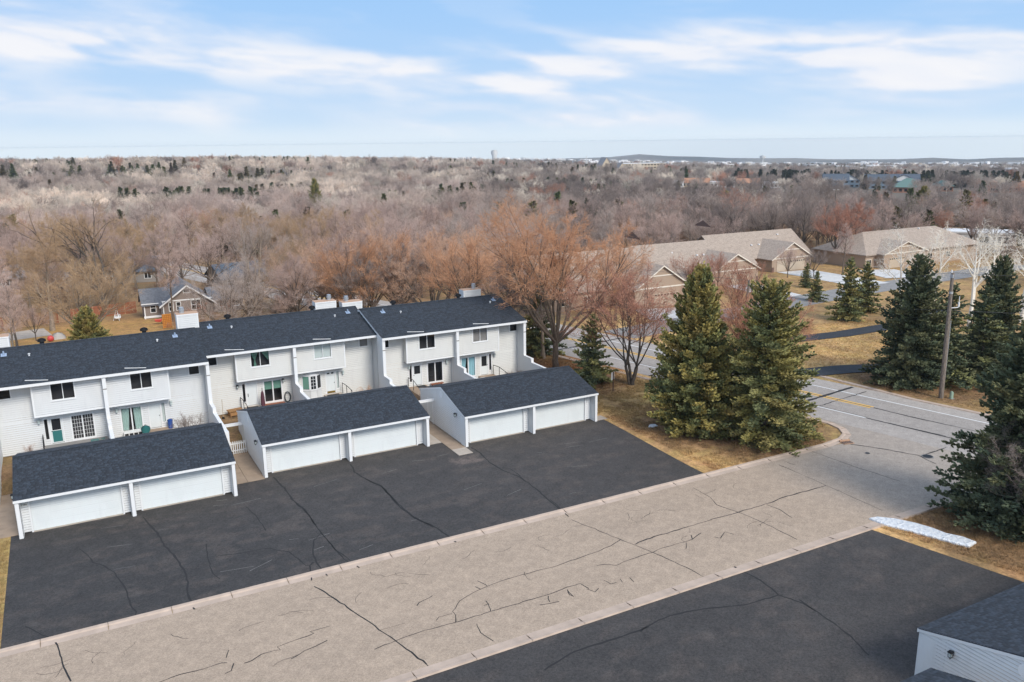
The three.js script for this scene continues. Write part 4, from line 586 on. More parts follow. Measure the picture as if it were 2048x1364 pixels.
function gableWall(mb, x0, x1, z0, z1, y0, ye, yr, axis) { mb.box(x0, y0, z0, x1, ye, z1); const m = axis === 'x' ? (z0 + z1) / 2 : (x0 + x1) / 2; if (axis === 'x') for (const x of [x0, x1]) mb.poly([[x, ye, z0], [x, ye, z1], [x, yr - 0.05, m]]); else for (const z of [z0, z1]) mb.poly([[x0, ye, z], [x1, ye, z], [m, yr - 0.05, z]]); }
function farWindow(parent, x0, x1, y0, y1, z, o = {}) { const f = new MB(), w = o.fw ?? 0.09, d = 0.05; f.box(x0 - w, y0 - w, z, x0, y1 + w, z + d); f.box(x1, y0 - w, z, x1 + w, y1 + w, z + d); f.box(x0, y0 - w, z, x1, y0, z + d); f.box(x0, y1, z, x1, y1 + w, z + d); if (o.split) f.box((x0 + x1) / 2 - 0.04, y0, z, (x0 + x1) / 2 + 0.04, y1, z + d); if (o.rail) f.box(x0, (y0 + y1) / 2 - 0.03, z + 0.001, x1, (y0 + y1) / 2 + 0.03, z + d - 0.001); const m = f.build('window', o.frame ?? M.tantrim, parent); bx(x0, y0, z + 0.002, x1, y1, z + 0.02).build('pane', M.darkglass, m); return m; }
// tan villas with a garage wing whose gable faces the street
function villa(label, g, main, o = {}) {
  const t = thing('villa', label, 'house'), [gx0, gx1, gz] = g, [mx0, mx1, mz0, mz1] = main, y0 = ground((mx0 + mx1) / 2, mz1) - 0.4, ge = o.ge, gr = o.gr, me = o.me, mr = o.mr, gm = (gx0 + gx1) / 2;
  const w = new MB(); w.box(mx0, y0, mz0, mx1, me, mz1); gableWall(w, gx0, gx1, mz1, gz, y0, ge, gr, 'z'); if (!o.hip) gableWall(w, mx0, mx1, mz0 + 0.01, mz1 - 0.01, y0, me - 0.01, mr, 'x'); w.build('wall', M.tanwall, t);
  const r = new MB();
  if (o.hip) { const d = (mz1 - mz0) / 2 + 0.5, zc = (mz0 + mz1) / 2, a = [mx0 - 0.5, me, mz0 - 0.5], b = [mx1 + 0.5, me, mz0 - 0.5], c = [mx1 + 0.5, me, mz1 + 0.5], e = [mx0 - 0.5, me, mz1 + 0.5], p = [mx0 - 0.5 + d, mr, zc], q = [mx1 + 0.5 - d, mr, zc]; const S = (...v) => { for (let i = 1; i + 1 < v.length; i++) r.tri(v[0], v[i], v[i + 1], null, null, null, [v[0][0], v[0][2]], [v[i][0], v[i][2]], [v[i + 1][0], v[i + 1][2]]); }; S(e, c, q, p); S(b, a, p, q); S(a, e, p); S(c, b, q); r.box(mx0 - 0.5, me - 0.2, mz0 - 0.5, mx1 + 0.5, me - 0.01, mz1 + 0.5); } else gableRoof(r, mx0, mx1, mz0, mz1, me, mr, 'x', 0.5);
  gableRoof(r, gx0, gx1, mz1 - (gr - me) / (mr - me) * (mz1 - mz0) / 2 * 0.95, gz, ge, gr, 'z', 0.35); const roof = r.build('roof', M.tanroof, t);
  const tr = new MB(), hw = (gx1 - gx0) / 2 + 0.35, k = (gr - ge) / ((gx1 - gx0) / 2); for (const s of [-1, 1]) { const a = [gm + s * hw, gr - k * hw - 0.2, gz + 0.37], b = [gm, gr - 0.18, gz + 0.37], c = [gm, gr + 0.03, gz + 0.37], d = [gm + s * hw, gr - k * hw + 0.02, gz + 0.37]; s > 0 ? tr.quad(b, a, d, c) : tr.quad(a, b, c, d); } tr.build('rake_trim', M.tantrim, t); bx(gx0 - 0.02, ge - 0.18, gz + 0.01, gx1 + 0.02, ge + 0.02, gz + 0.06).build('trim_band', M.tantrim, t); bx(gm - (gr - ge) * 0.5 / k, ge + (gr - ge) * 0.5, gz + 0.01, gm + (gr - ge) * 0.5 / k, ge + (gr - ge) * 0.5 + 0.16, gz + 0.05).build('gable_beam', M.tantrim, t);
  const st = new MB(); for (const x of [gx0 + 0.02, gx1 - 0.5]) st.box(x, y0, gz + 0.01, x + 0.48, y0 + 1.5, gz + 0.12); st.build('stone_pier', M.stone, t);
  const yb = ground(gm, gz) + 0.1, yt = Math.min(ge - 0.25, yb + 2.1), dw = Math.min(4.6, (gx1 - gx0) * 0.58), dx = o.dx ?? gm - dw / 2 + (gx1 - gx0) * 0.08, d = bx(dx, yb, gz + 0.012, dx + dw, yt, gz + 0.05).build('garage_door', M.tandoor, t); for (let i = 0; i < 4; i++) { const s = (yt - yb) / 4; bx(dx + 0.04, yb + i * s + 0.03, gz + 0.05, dx + dw - 0.04, yb + (i + 1) * s - 0.03, gz + 0.07).build('door_section', M.tandoor, d); } const n = 8; for (let i = 0; i < n; i++) { const a = dx + dw * (i + 0.22) / n; bx(a, yt - 0.36, gz + 0.071, a + dw / n * 0.6, yt - 0.14, gz + 0.08).build('door_lite', M.darkglass, d); }
  if (o.single) { const a = dx - 2.9; bx(a, yb, gz + 0.012, a + 2.4, yt, gz + 0.06).build('garage_door', M.tandoor, t); }
  const mzf = mz1 + 0.01; for (const x of o.win ?? []) farWindow(t, x, x + 1.2, y0 + 1.3, y0 + 2.4, mzf, { split: true }); for (const x of o.porch ?? []) bx(x, y0, mz1 + 0.02, x + 1, y0 + 2.3, mz1 + 0.06).build('entry_door', M.stone, t);
  if (o.dormers) for (const [x, z, wd, h] of o.dormers) { const dm = new MB(), yy = me + (mr - me) * (mz1 - z) / ((mz1 - mz0) / 2); dm.poly([[x, yy - 0.2, z], [x, yy - 0.2, z + wd], [x, yy + h, z + wd / 2]]); dm.build('small_gable', M.stone, t); }
  for (const [x, z] of o.vents ?? []) { const yy = me + (mr - me) * Math.max(0, 1 - Math.abs(z - (mz0 + mz1) / 2) / ((mz1 - mz0) / 2)); bx(x, yy, z, x + 0.3, yy + 0.22, z + 0.3).build('roof_vent', M.trim, roof); }
  return t;
}
villa('tan villa behind the rust coloured tree, nearest of the three joined villas', [73.3, 83.4, -98], [62, 88, -117, -103.5], { ge: 2.1, gr: 5.3, me: 1.9, mr: 6.5, win: [64, 68, 85], porch: [70.5], vents: [[80, -107], [82, -107], [76, -108]] });
villa('tan villa between the big spruce and the bare tree, middle of the three joined villas', [99.3, 110, -110.4], [89, 113, -126, -114.5], { ge: 0.95, gr: 3.75, me: 1.2, mr: 5.2, win: [91, 96], porch: [111.2], dormers: [[88.9, -122.5, 5, 1.0]], vents: [[101, -117], [102.5, -117], [104, -117], [96, -118]] });
villa('tan villa with the wide white concrete drive, far end of the three joined villas', [121.4, 132, -118.3], [112.5, 136, -134, -122.5], { ge: 0.65, gr: 3.6, me: 0.75, mr: 4.9, dx: 125.6, single: true, win: [114.5, 117.5], porch: [119.6], dormers: [[112.4, -131, 5, 1.0]], vents: [[122, -125], [124, -125], [126, -125], [119, -126], [131, -127]] });
villa('tan hip roofed villa behind the white birches', [144.5, 157.5, -111], [141.5, 178, -126, -113], { ge: 0.75, gr: 2.9, me: 0.55, mr: 4.2, hip: true, dx: 146.1, win: [142, 161, 167], porch: [159.5], vents: [[165, -119]] });
// brown bungalow with white trim
{
  const t = thing('bungalow', 'brown bungalow with white trim and a grey roof beyond the yard', 'house'), y0 = -3.2; const w = new MB(); gableWall(w, 12.7, 20, -147, -137.6, y0, -0.35, 2.3, 'z'); w.box(10.1, y0, -143, 12.69, -0.2, -139); w.poly([[10.1, -0.2, -143], [10.1, -0.2, -139], [10.1, 1.6, -141]]); w.box(20.01, y0, -146, 25, -0.6, -139); w.build('wall', M.taupe, t);
  const r = new MB(); gableRoof(r, 12.7, 20, -147, -137.6, -0.3, 2.35, 'z', 0.55); gableRoof(r, 10.1, 15, -143, -139, -0.15, 1.75, 'x', 0.4); gableRoof(r, 20.2, 25, -146, -139, -0.55, 0.9, 'x', 0.4); r.build('roof', M.greyroof, t);
  const tr = new MB(), gm = 16.35, hw = 4.2, k = 2.65 / 3.65; for (const s of [-1, 1]) { const a = [gm + s * hw, 2.3 - k * hw - 0.22, -137.02], b = [gm, 2.12, -137.02], c = [gm, 2.38, -137.02], d = [gm + s * hw, 2.36 - k * hw + 0.02, -137.02]; s > 0 ? tr.quad(b, a, d, c) : tr.quad(a, b, c, d); } tr.build('rake_trim', M.trim, t);
  const tb = new MB(); tb.box(12.6, -0.1, -137.59, 20.05, 0.08, -137.54); tb.box(9.7, -0.42, -138.6, 12.2, -0.28, -138.55); for (const x of [10.08, 12.55]) tb.box(x, y0, -138.99, x + 0.16, -0.25, -138.93); tb.box(12.66, y0, -137.59, 12.82, -0.12, -137.53); tb.box(9.98, -2.62, -139.05, 12.69, -2.3, -138.92); tb.build('corner_trim', M.trim, t);
  farWindow(t, 11.05, 11.75, -1.75, -0.45, -138.99, { frame: M.trim, rail: true }); farWindow(t, 13.6, 14.15, -1.55, -0.3, -137.59, { frame: M.trim, rail: true }); farWindow(t, 14.7, 15.25, -1.55, -0.3, -137.59, { frame: M.trim, rail: true }); farWindow(t, 16.9, 18.25, -1.65, -0.2, -137.59, { frame: M.trim, split: true, rail: true }); farWindow(t, 15.9, 16.8, 1.15, 1.7, -137.59, { frame: M.trim }); farWindow(t, 21.3, 22.4, -1.9, -0.9, -138.99, { frame: M.trim }); farWindow(t, 23.2, 24.3, -1.9, -0.9, -138.99, { frame: M.trim });
}
// grey roofed houses half hidden in the wood
function cottage(label, x, z, w, d, h, rise, roof, wall, axis = 'x', turn = 0) { const t = thing('house', label, 'house', [x, ground(x, z) - 0.3, z], turn), W = new MB(); gableWall(W, -w / 2, w / 2, -d / 2, d / 2, 0, h, h + rise, axis); W.build('wall', wall, t); const r = new MB(); gableRoof(r, -w / 2, w / 2, -d / 2, d / 2, h, h + rise, axis, 0.45); r.build('roof', roof, t); const n = Math.max(2, Math.round(w / 4)); for (let i = 0; i < n; i++) { const cx = -w / 2 + w * (i + 0.5) / n; farWindow(t, cx - 0.6, cx + 0.6, h * 0.42, h * 0.8, d / 2 + 0.003, { frame: M.trim, split: true }); } return t; }
const paleroof = std(0.42, 0.4, 0.4, 0.9, { map: softShingle }), slate = std(0.11, 0.14, 0.18, 0.9, { map: softShingle }), greenroof = std(0.12, 0.2, 0.18, 0.8), bluewall = std(0.16, 0.22, 0.28, 0.8), whitewall = std(0.68, 0.67, 0.65, 0.8), dullwall = std(0.3, 0.275, 0.25, 0.85), beige = std(0.58, 0.47, 0.34, 0.85), brick = std(0.34, 0.17, 0.11, 0.85), orangeroof = std(0.42, 0.21, 0.12, 0.85), flatroof = std(0.72, 0.72, 0.72, 0.85);
cottage('house with a pale roof seen through the broad multi-stemmed tree', 3.2, -186, 10, 8, 3, 2.4, paleroof, dullwall, 'z', 0.3);
cottage('white walled house behind the broad multi-stemmed tree, right of the pale roof', 13.5, -190, 9, 8, 3, 2.4, slate, dullwall, 'x', -0.2);
cottage('low grey house at the far left, in the wood above the fence', -11, -196, 11, 8, 2.8, 2, paleroof, dullwall, 'x', 0.1);
cottage('house roof in the wood right of the pale limbed tree', 30, -168, 10, 8, 2.8, 2.2, slate, dullwall, 'x', 0.2);
// far buildings
function block(name, label, cat, x, z, w, d, h, wall, roof, o = {}) { const t = thing(name, label, cat, [x, ground(x, z) - 0.5 + (o.lift ?? 0), z], o.turn ?? -0.3); new MB().box(-w / 2, 0, -d / 2, w / 2, h, d / 2).build('wall', wall, t); if (o.hip) { const r = new MB(), e = 1, a = [-w / 2 - e, h, d / 2 + e], b = [w / 2 + e, h, d / 2 + e], c = [w / 2 + e, h, -d / 2 - e], f = [-w / 2 - e, h, -d / 2 - e], rr = Math.max(0, (w - d) / 2), p = [-rr, h + o.hip, 0], q = [rr, h + o.hip, 0]; r.poly([a, b, q, p]).poly([c, f, p, q]).poly([b, c, q]).poly([f, a, p]); r.build('roof', roof, t); } else if (o.gable) { const r = new MB(); gableRoof(r, -w / 2, w / 2, -d / 2, d / 2, h, h + o.gable, o.axis ?? 'x', 0.6, 0.3); r.build('roof', roof, t); const g = new MB(); gableWall(g, -w / 2 + 0.01, w / 2 - 0.01, -d / 2 + 0.01, d / 2 - 0.01, h - 0.1, h - 0.01, h + o.gable, o.axis ?? 'x'); g.build('gable', o.gw ?? wall, t); } else new MB().box(-w / 2 - 0.2, h + 0.005, -d / 2 - 0.2, w / 2 + 0.2, h + 0.45, d / 2 + 0.2).build('roof', roof, t); const rows = o.rows ?? 1, n = o.n ?? Math.round(w / 4); for (let j = 0; j < rows; j++) for (let i = 0; i < n; i++) { const a = -w / 2 + w * (i + 0.22) / n, b = -w / 2 + w * (i + 0.78) / n; bx(a, h * (j + 0.35) / rows, d / 2 + 0.01, b, h * (j + 0.78) / rows, d / 2 + 0.08).build('window', M.darkglass, t); } return t; }
block('school_building', 'long low beige building with a row of windows below the pine row', 'building', 75, -446, 24, 12, 5.2, beige, flatroof, { n: 9, lift: 3.6, turn: -0.1 });
block('office_building', 'tan three storey office building above the dark wood, right of the church', 'building', 655, -868, 58, 20, 10.5, beige, flatroof, { rows: 3, n: 14, lift: 5 });
block('church', 'pale church with a tall white gable, left of the tan office building', 'church', 610, -885, 15, 22, 6, beige, paleroof, { gable: 12, axis: 'z', gw: beige, n: 2, lift: 4 });
block('church_hall', 'smaller pale gabled hall between the church and the office building', 'church', 626, -872, 11, 14, 4, beige, paleroof, { gable: 8, axis: 'z', gw: beige, n: 2, lift: 4 });
{ const t = thing('steeple', 'thin white steeple left of the pale church gable', 'steeple', [594, ground(594, -900), -900]); new MB().tube([[0, 0, 0], [0, 14, 0], [0, 24, 0]], [1.3, 1.1, 0.05], 8).build('spire', whitewall, t); new MB().box(-3, 0, -3, 3, 7, 3).build('base', whitewall, t); }
[[447, -556, 26, 'pale flat roofed shop, leftmost of the shopping strip'], [470, -548, 22, 'pale shop with an orange roof, second of the shopping strip'], [490, -538, 20, 'white shop block right of the orange roofed shop'], [509, -528, 18, 'pale shop with an orange roof at the middle of the strip'], [526, -516, 18, 'low white shop at the right end of the shopping strip']].forEach(([x, z, w, l], i) => block('shop', l, 'shop', x, z, w, 14, 4.6, i % 2 ? beige : whitewall, i % 2 ? orangeroof : flatroof, { gable: i % 2 ? 3.2 : 0, n: 6, turn: -0.75 }));
[[577, -497, 'dark blue gabled apartment block, leftmost of the blue group'], [600, -505, 'blue apartment block behind the leftmost blue gable'], [593, -468, 'blue apartment block in the middle of the blue group'], [606, -455, 'blue apartment block with a white gable in the middle of the group'], [622, -464, 'blue apartment block at the right end of the group']].forEach(([x, z, l], i) => block('apartment_block', l, 'apartment block', x, z, 20, 14, 7, bluewall, slate, { gable: 5, axis: i % 2 ? 'z' : 'x', gw: i % 2 ? whitewall : bluewall, rows: 2, n: 5, turn: -0.8 }));
block('pavilion', 'building with a green hipped roof right of the blue apartments', 'building', 529, -392, 20, 16, 4.4, brick, greenroof, { hip: 6, n: 6, turn: -0.9 }); block('pavilion', 'smaller green roofed building behind the green hipped roof', 'building', 575, -398, 14, 12, 4.4, brick, greenroof, { hip: 4, n: 4, turn: -0.9 });
[[588, -368, 'red brick gabled building right of the green roofs'], [606, -352, 'second red brick gabled building, further right'], [622, -330, 'low red roofed building by the parking field']].forEach(([x, z, l], i) => block('store', l, 'shop', x, z, 22, 14, 4.5, brick, orangeroof, { gable: 4, n: 5, axis: i ? 'x' : 'z', turn: -1 }));
block('warehouse', 'long white roofed warehouse at the far right edge', 'building', 690, -392, 60, 24, 5, whitewall, flatroof, { n: 10, turn: -1.05 }); block('warehouse', 'white roofed shed behind the tan hip roofed villa', 'building', 210, -136, 20, 9, 3.4, whitewall, flatroof, { n: 4, turn: -0.9 });
// water towers
{ const t = thing('water_tower', 'wide white water tower on the horizon', 'water tower', [905, ground(905, -1757) - 1, -1757]); const p = [[0, 0, 0], [0, 20, 0], [0, 23, 0]]; new MB().tube(p, [5.6, 5.4, 6.4], 24).build('shaft', whitewall, t); const q = new MB(); q.tube([[0, 23, 0], [0, 25.5, 0], [0, 30, 0], [0, 33.5, 0], [0, 35.2, 0]], [6.4, 7.6, 7.8, 6.2, 0.2], 24); q.build('tank', whitewall, t); for (let i = 0; i < 12; i++) { const a = i / 12 * 6.283; new MB().tube([[Math.cos(a) * 5.6, 0, Math.sin(a) * 5.6], [Math.cos(a) * 5.5, 20, Math.sin(a) * 5.5]], 0.3, 5).build('rib', whitewall, t); } t.position.y += 1; }
{ const t = thing('water_tower', 'small mushroom shaped water tower far off on the right', 'water tower', [1900, ground(1900, -1915), -1915]); new MB().tube([[0, -4, 0], [0, 2, 0], [0, 20, 0], [0, 26, 0]], [5, 2.6, 2.2, 5], 16).build('shaft', whitewall, t); new MB().tube([[0, 25, 0], [0, 28, 0], [0, 32, 0], [0, 35, 0]], [5, 10, 9, 0.3], 20).build('tank', whitewall, t); }
{ // the town on the plain, far too small to count
  const R = rng(900), g = bx(-0.5, 0, -0.5, 0.5, 1, 0.5).geo(), im = new THREE.InstancedMesh(g, std(1, 1, 1, 0.85), 420), m = new THREE.Matrix4(), q = new THREE.Quaternion(), c = new THREE.Color(); for (let i = 0; i < 420; i++) { const az = (12 + Math.pow(R(), 0.8) * 50) * D2R, r = 1500 + 2600 * R(), x = Math.sin(az) * r, z = -Math.cos(az) * r; q.setFromAxisAngle(new THREE.Vector3(0, 1, 0), R() * 3); const w = 10 + 30 * R() * R(); m.compose(new THREE.Vector3(x, ground(x, z) + 3, z), q, new THREE.Vector3(w, 5 + 6 * R(), 9 + 12 * R())); im.setMatrixAt(i, m); const k = 0.6 + 0.5 * R(); c.setRGB(k, k * 0.96, k * 0.92); im.setColorAt(i, c); } im.name = 'distant_town'; stuff(im); tag(im, 'pale roofs of the town scattered on the distant plain', 'town'); scene.add(im);
}

// ---------------------------------------------------------------- trees
const bark = (r, g, b) => std(r, g, b, 0.95, { map: barkTex });
const B = { grey: bark(0.31, 0.26, 0.215), brown: bark(0.23, 0.17, 0.125), dark: bark(0.14, 0.115, 0.095), pale: std(0.84, 0.79, 0.71, 0.8), tan: bark(0.42, 0.33, 0.245) };
const TW = (r, g, b) => std(r, g, b, 0.9);
const T = { rust: TW(0.57, 0.305, 0.17), rustpale: TW(0.56, 0.36, 0.25), olive: TW(0.43, 0.285, 0.165), mauve: TW(0.49, 0.355, 0.30), grey: TW(0.43, 0.345, 0.295), red: TW(0.40, 0.19, 0.125), pale: TW(0.86, 0.79, 0.68), dark: TW(0.28, 0.22, 0.19), redbud: TW(0.47, 0.22, 0.13) };
const norm = v => { const l = Math.hypot(...v) || 1; return [v[0] / l, v[1] / l, v[2] / l]; };
const cross = (a, b) => [a[1] * b[2] - a[2] * b[1], a[2] * b[0] - a[0] * b[2], a[0] * b[1] - a[1] * b[0]];
function tilt(d, ang, az) { const h = Math.abs(d[1]) > 0.95 ? [1, 0, 0] : [0, 1, 0], u = norm(cross(d, h)), v = cross(d, u), c = Math.cos(ang), s = Math.sin(ang), x = Math.cos(az), y = Math.sin(az); return norm([0, 1, 2].map(i => d[i] * c + (u[i] * x + v[i] * y) * s)); }
// a leafless tree: o.H height, o.R crown radius; returns geometries of the limbs and of the twigs
function bareTree(seed, o) {
  const R = rng(seed), limb = new MB(), tw = new MB(), { H, Rc, fork = 0.22, limbs = 6, n = [8, 8, 7], up = 0.25, spread = 0.75, r0 = H * 0.016, tr = 0.013, twigL = 0.55, stems = 1, droop = 0, leader = 0, twist = 0.25, tn = 3 } = o; let ga = R() * 6;
  const grow = (p, d, L, r, lv) => {
    const last = o.deep ? 4 : 3, seg = lv === 1 ? 5 : lv === 2 ? 4 : lv === 3 ? 3 : 2, pts = [p], rad = [r]; let q = p, dir = d;
    for (let i = 0; i < seg; i++) { const w = twist * (lv ? 1 : 0.6); dir = norm([dir[0] + (R() - 0.5) * w, dir[1] + (R() - 0.5) * w + up * (lv < 2 ? 0.35 : 0.22) - droop * (lv > 1 ? 0.25 : 0), dir[2] + (R() - 0.5) * w]); q = [q[0] + dir[0] * L / seg, q[1] + dir[1] * L / seg, q[2] + dir[2] * L / seg]; pts.push(q); rad.push(r * (1 - 0.72 * (i + 1) / seg)); }
    if (lv < 3) limb.tube(pts, rad, lv === 1 ? 6 : 4); else { rad[rad.length - 1] = r * 0.3; tw.tube(pts, rad, 3); }
    const at = t => { const f = t * seg, i = Math.min(seg - 1, Math.floor(f)), u = f - i; return [[0, 1, 2].map(k => mix(pts[i][k], pts[i + 1][k], u)), norm([0, 1, 2].map(k => pts[i + 1][k] - pts[i][k])), mix(rad[i], rad[i + 1], u)]; };
    if (lv < last) { const c = n[lv - 1] ?? 6, t0 = lv === 1 ? (o.t0 ?? 0.34) : 0.16; for (let k = 0; k < c; k++) { const t = t0 + (1 - t0) * (k + 0.3 + 0.6 * R()) / c, [a, b, rr] = at(Math.min(t, 0.995)); ga += 2.4; const Lc = L * (lv === 1 ? 0.52 : 0.5) * (1.15 - 0.6 * t) * (0.75 + 0.5 * R()); grow(a, tilt(b, (0.55 + 0.4 * R()) * (t > 0.9 ? 0.45 : 1), ga), Lc, Math.max(tr, Math.min(rr * 0.7, Lc * 0.015)), lv + 1); } }
    else for (let k = 0; k < tn; k++) { const [a, b] = at(0.25 + 0.75 * (k + R()) / tn); ga += 2.4; const e = tilt(b, 0.6 + 0.5 * R(), ga), l = twigL * (0.6 + 0.8 * R()), u = norm(cross(e, [0.3, 0.5, 0.81])), v = cross(e, u), w = tr * 0.95; const tip = [0, 1, 2].map(i => a[i] + e[i] * l), c3 = [0, 2.09, 4.19].map(g => [0, 1, 2].map(i => a[i] + (u[i] * Math.cos(g) + v[i] * Math.sin(g)) * w)); tw.tri(c3[0], c3[1], tip); tw.tri(c3[1], c3[2], tip); tw.tri(c3[2], c3[0], tip); }
  };
  for (let s = 0; s < stems; s++) {
    const lean = stems > 1 ? tilt([0, 1, 0], 0.12 + 0.14 * R(), s / stems * 6.28 + R()) : norm([(R() - 0.5) * 0.08, 1, (R() - 0.5) * 0.08]), base = stems > 1 ? [lean[0] * 0.3, 0, lean[2] * 0.3] : [0, 0, 0], fh = H * fork, rs = stems > 1 ? r0 * 0.62 : r0;
    const th = leader ? H * leader : fh, tp = [[base[0], -0.3, base[2]]], trd = [rs * 1.5]; for (let i = 1; i <= 6; i++) { const t = i / 6; tp.push([base[0] + lean[0] * th * t + (R() - 0.5) * 0.12, th * t * lean[1], base[2] + lean[2] * th * t + (R() - 0.5) * 0.12]); trd.push(rs * (1 - (leader ? 0.8 : 0.18) * t) * (i === 1 ? 1.06 : 1)); } limb.tube(tp, trd, 9);
    const nl = Math.round(limbs / stems) + (stems > 1 ? 1 : 0);
    for (let k = 0; k < nl; k++) {
      const t = leader ? mix(fork, leader, (k + 0.4) / nl) * H : fh * (0.82 + 0.18 * (k + 1) / nl), f = leader ? t / th : t / th, i = Math.min(5, Math.floor(f * 6 - 1e-6)), u = f * 6 - i, p = [0, 1, 2].map(q => mix(tp[i][q], tp[i + 1][q], u)), rr = mix(trd[i], trd[i + 1], u);
      const vert = leader ? clamp(0.5 - 0.3 * (t / (H * leader)), 0.1, 1) : k / nl < 0.3 ? 0.2 : 1, a = spread * (leader ? 1 : vert) * (0.75 + 0.5 * R()); ga += 2.4; const L = leader ? Math.max(1.2, Rc * (1.15 - 0.75 * Math.abs(t / H - 0.45) * 1.6)) * (0.85 + 0.3 * R()) : Math.hypot(Rc * Math.sin(a) * 1.1, (H - fh) * 0.78) * (0.8 + 0.25 * R()) * (vert < 1 ? 1 : 0.92);
      grow(p, tilt(lean, leader ? 0.7 + 0.35 * R() : a, ga), L, Math.min(rr * 0.66, L * 0.02), 1);
    }
    if (leader) grow(tp[6], lean, H * (1 - leader) * 0.9, trd[6], 1);
  }
  return [limb.geo(), tw.geo()];
}
function plant(name, geos, mats, label, category, pos, turn = 0, scale = 1, group) {
  const t = thing(name, label, category, pos, turn, group); if (Array.isArray(scale)) t.scale.set(...scale); else t.scale.setScalar(scale); t.userData.base = name;
  const part = (g, m, n) => { const o = new THREE.Mesh(g, m); o.name = n; o.castShadow = o.receiveShadow = true; t.add(o); return o; };
  part(geos[0], mats[0], 'trunk'); part(geos[1], mats[1], 'crown'); return t;
}
const onG = (x, z) => [x, ground(x, z), z];
// prototypes, all built at about 14 m
const GEO = {
  great: bareTree(11, { H: 15, Rc: 5.8, limbs: 11, n: [8, 7, 6], deep: true, fork: 0.17, spread: 0.78, up: 0.3, tn: 4, twigL: 0.5, r0: 0.27 }),
  maple: bareTree(13, { H: 15, Rc: 5.6, limbs: 10, n: [10, 9], fork: 0.2, spread: 0.72, up: 0.3, tn: 7, twigL: 0.7, tr: 0.015 }),
  maple2: bareTree(23, { H: 14, Rc: 5, limbs: 9, n: [10, 9], fork: 0.24, spread: 0.62, up: 0.32, tn: 7, twigL: 0.7, tr: 0.015 }),
  oak: bareTree(37, { H: 14, Rc: 6.4, limbs: 9, n: [9, 9], fork: 0.26, spread: 0.95, up: 0.14, twist: 0.5, tn: 8, twigL: 0.7, tr: 0.015 }),
  ash: bareTree(41, { H: 15, Rc: 4.6, limbs: 15, n: [8, 7], fork: 0.22, leader: 0.72, up: 0.3, tn: 7, twigL: 0.65, tr: 0.015 }),
  veteran: bareTree(47, { H: 15, Rc: 6.6, limbs: 9, n: [7, 6, 5], deep: true, fork: 0.2, spread: 0.85, up: 0.16, twist: 0.6, tn: 3, twigL: 0.42, r0: 0.42, tr: 0.011, t0: 0.5 }),
  multi: bareTree(53, { H: 12, Rc: 4.4, limbs: 9, stems: 4, n: [7, 6, 5], deep: true, fork: 0.16, spread: 0.5, up: 0.3, tn: 3, twigL: 0.4, tr: 0.011, r0: 0.18 }),
  slim: bareTree(61, { H: 14, Rc: 2.8, limbs: 15, n: [7, 6], fork: 0.3, leader: 0.78, up: 0.35, tn: 6, twigL: 0.55 }),
  birch: bareTree(71, { H: 13.5, Rc: 3.4, limbs: 9, n: [5, 4], fork: 0.36, leader: 0.74, up: 0.4, r0: 0.27, tr: 0.02, tn: 3, twist: 0.55, twigL: 0.55 }),
  small: bareTree(83, { H: 6.5, Rc: 2.6, limbs: 8, n: [8, 7], fork: 0.2, spread: 0.65, up: 0.25, r0: 0.1, tr: 0.011, tn: 6, twigL: 0.4 }),
  shrub: bareTree(89, { H: 2.2, Rc: 1.3, limbs: 7, n: [6, 5], stems: 3, fork: 0.1, spread: 0.7, up: 0.15, r0: 0.07, tr: 0.007, tn: 3, twigL: 0.22, twist: 0.6 }),
};
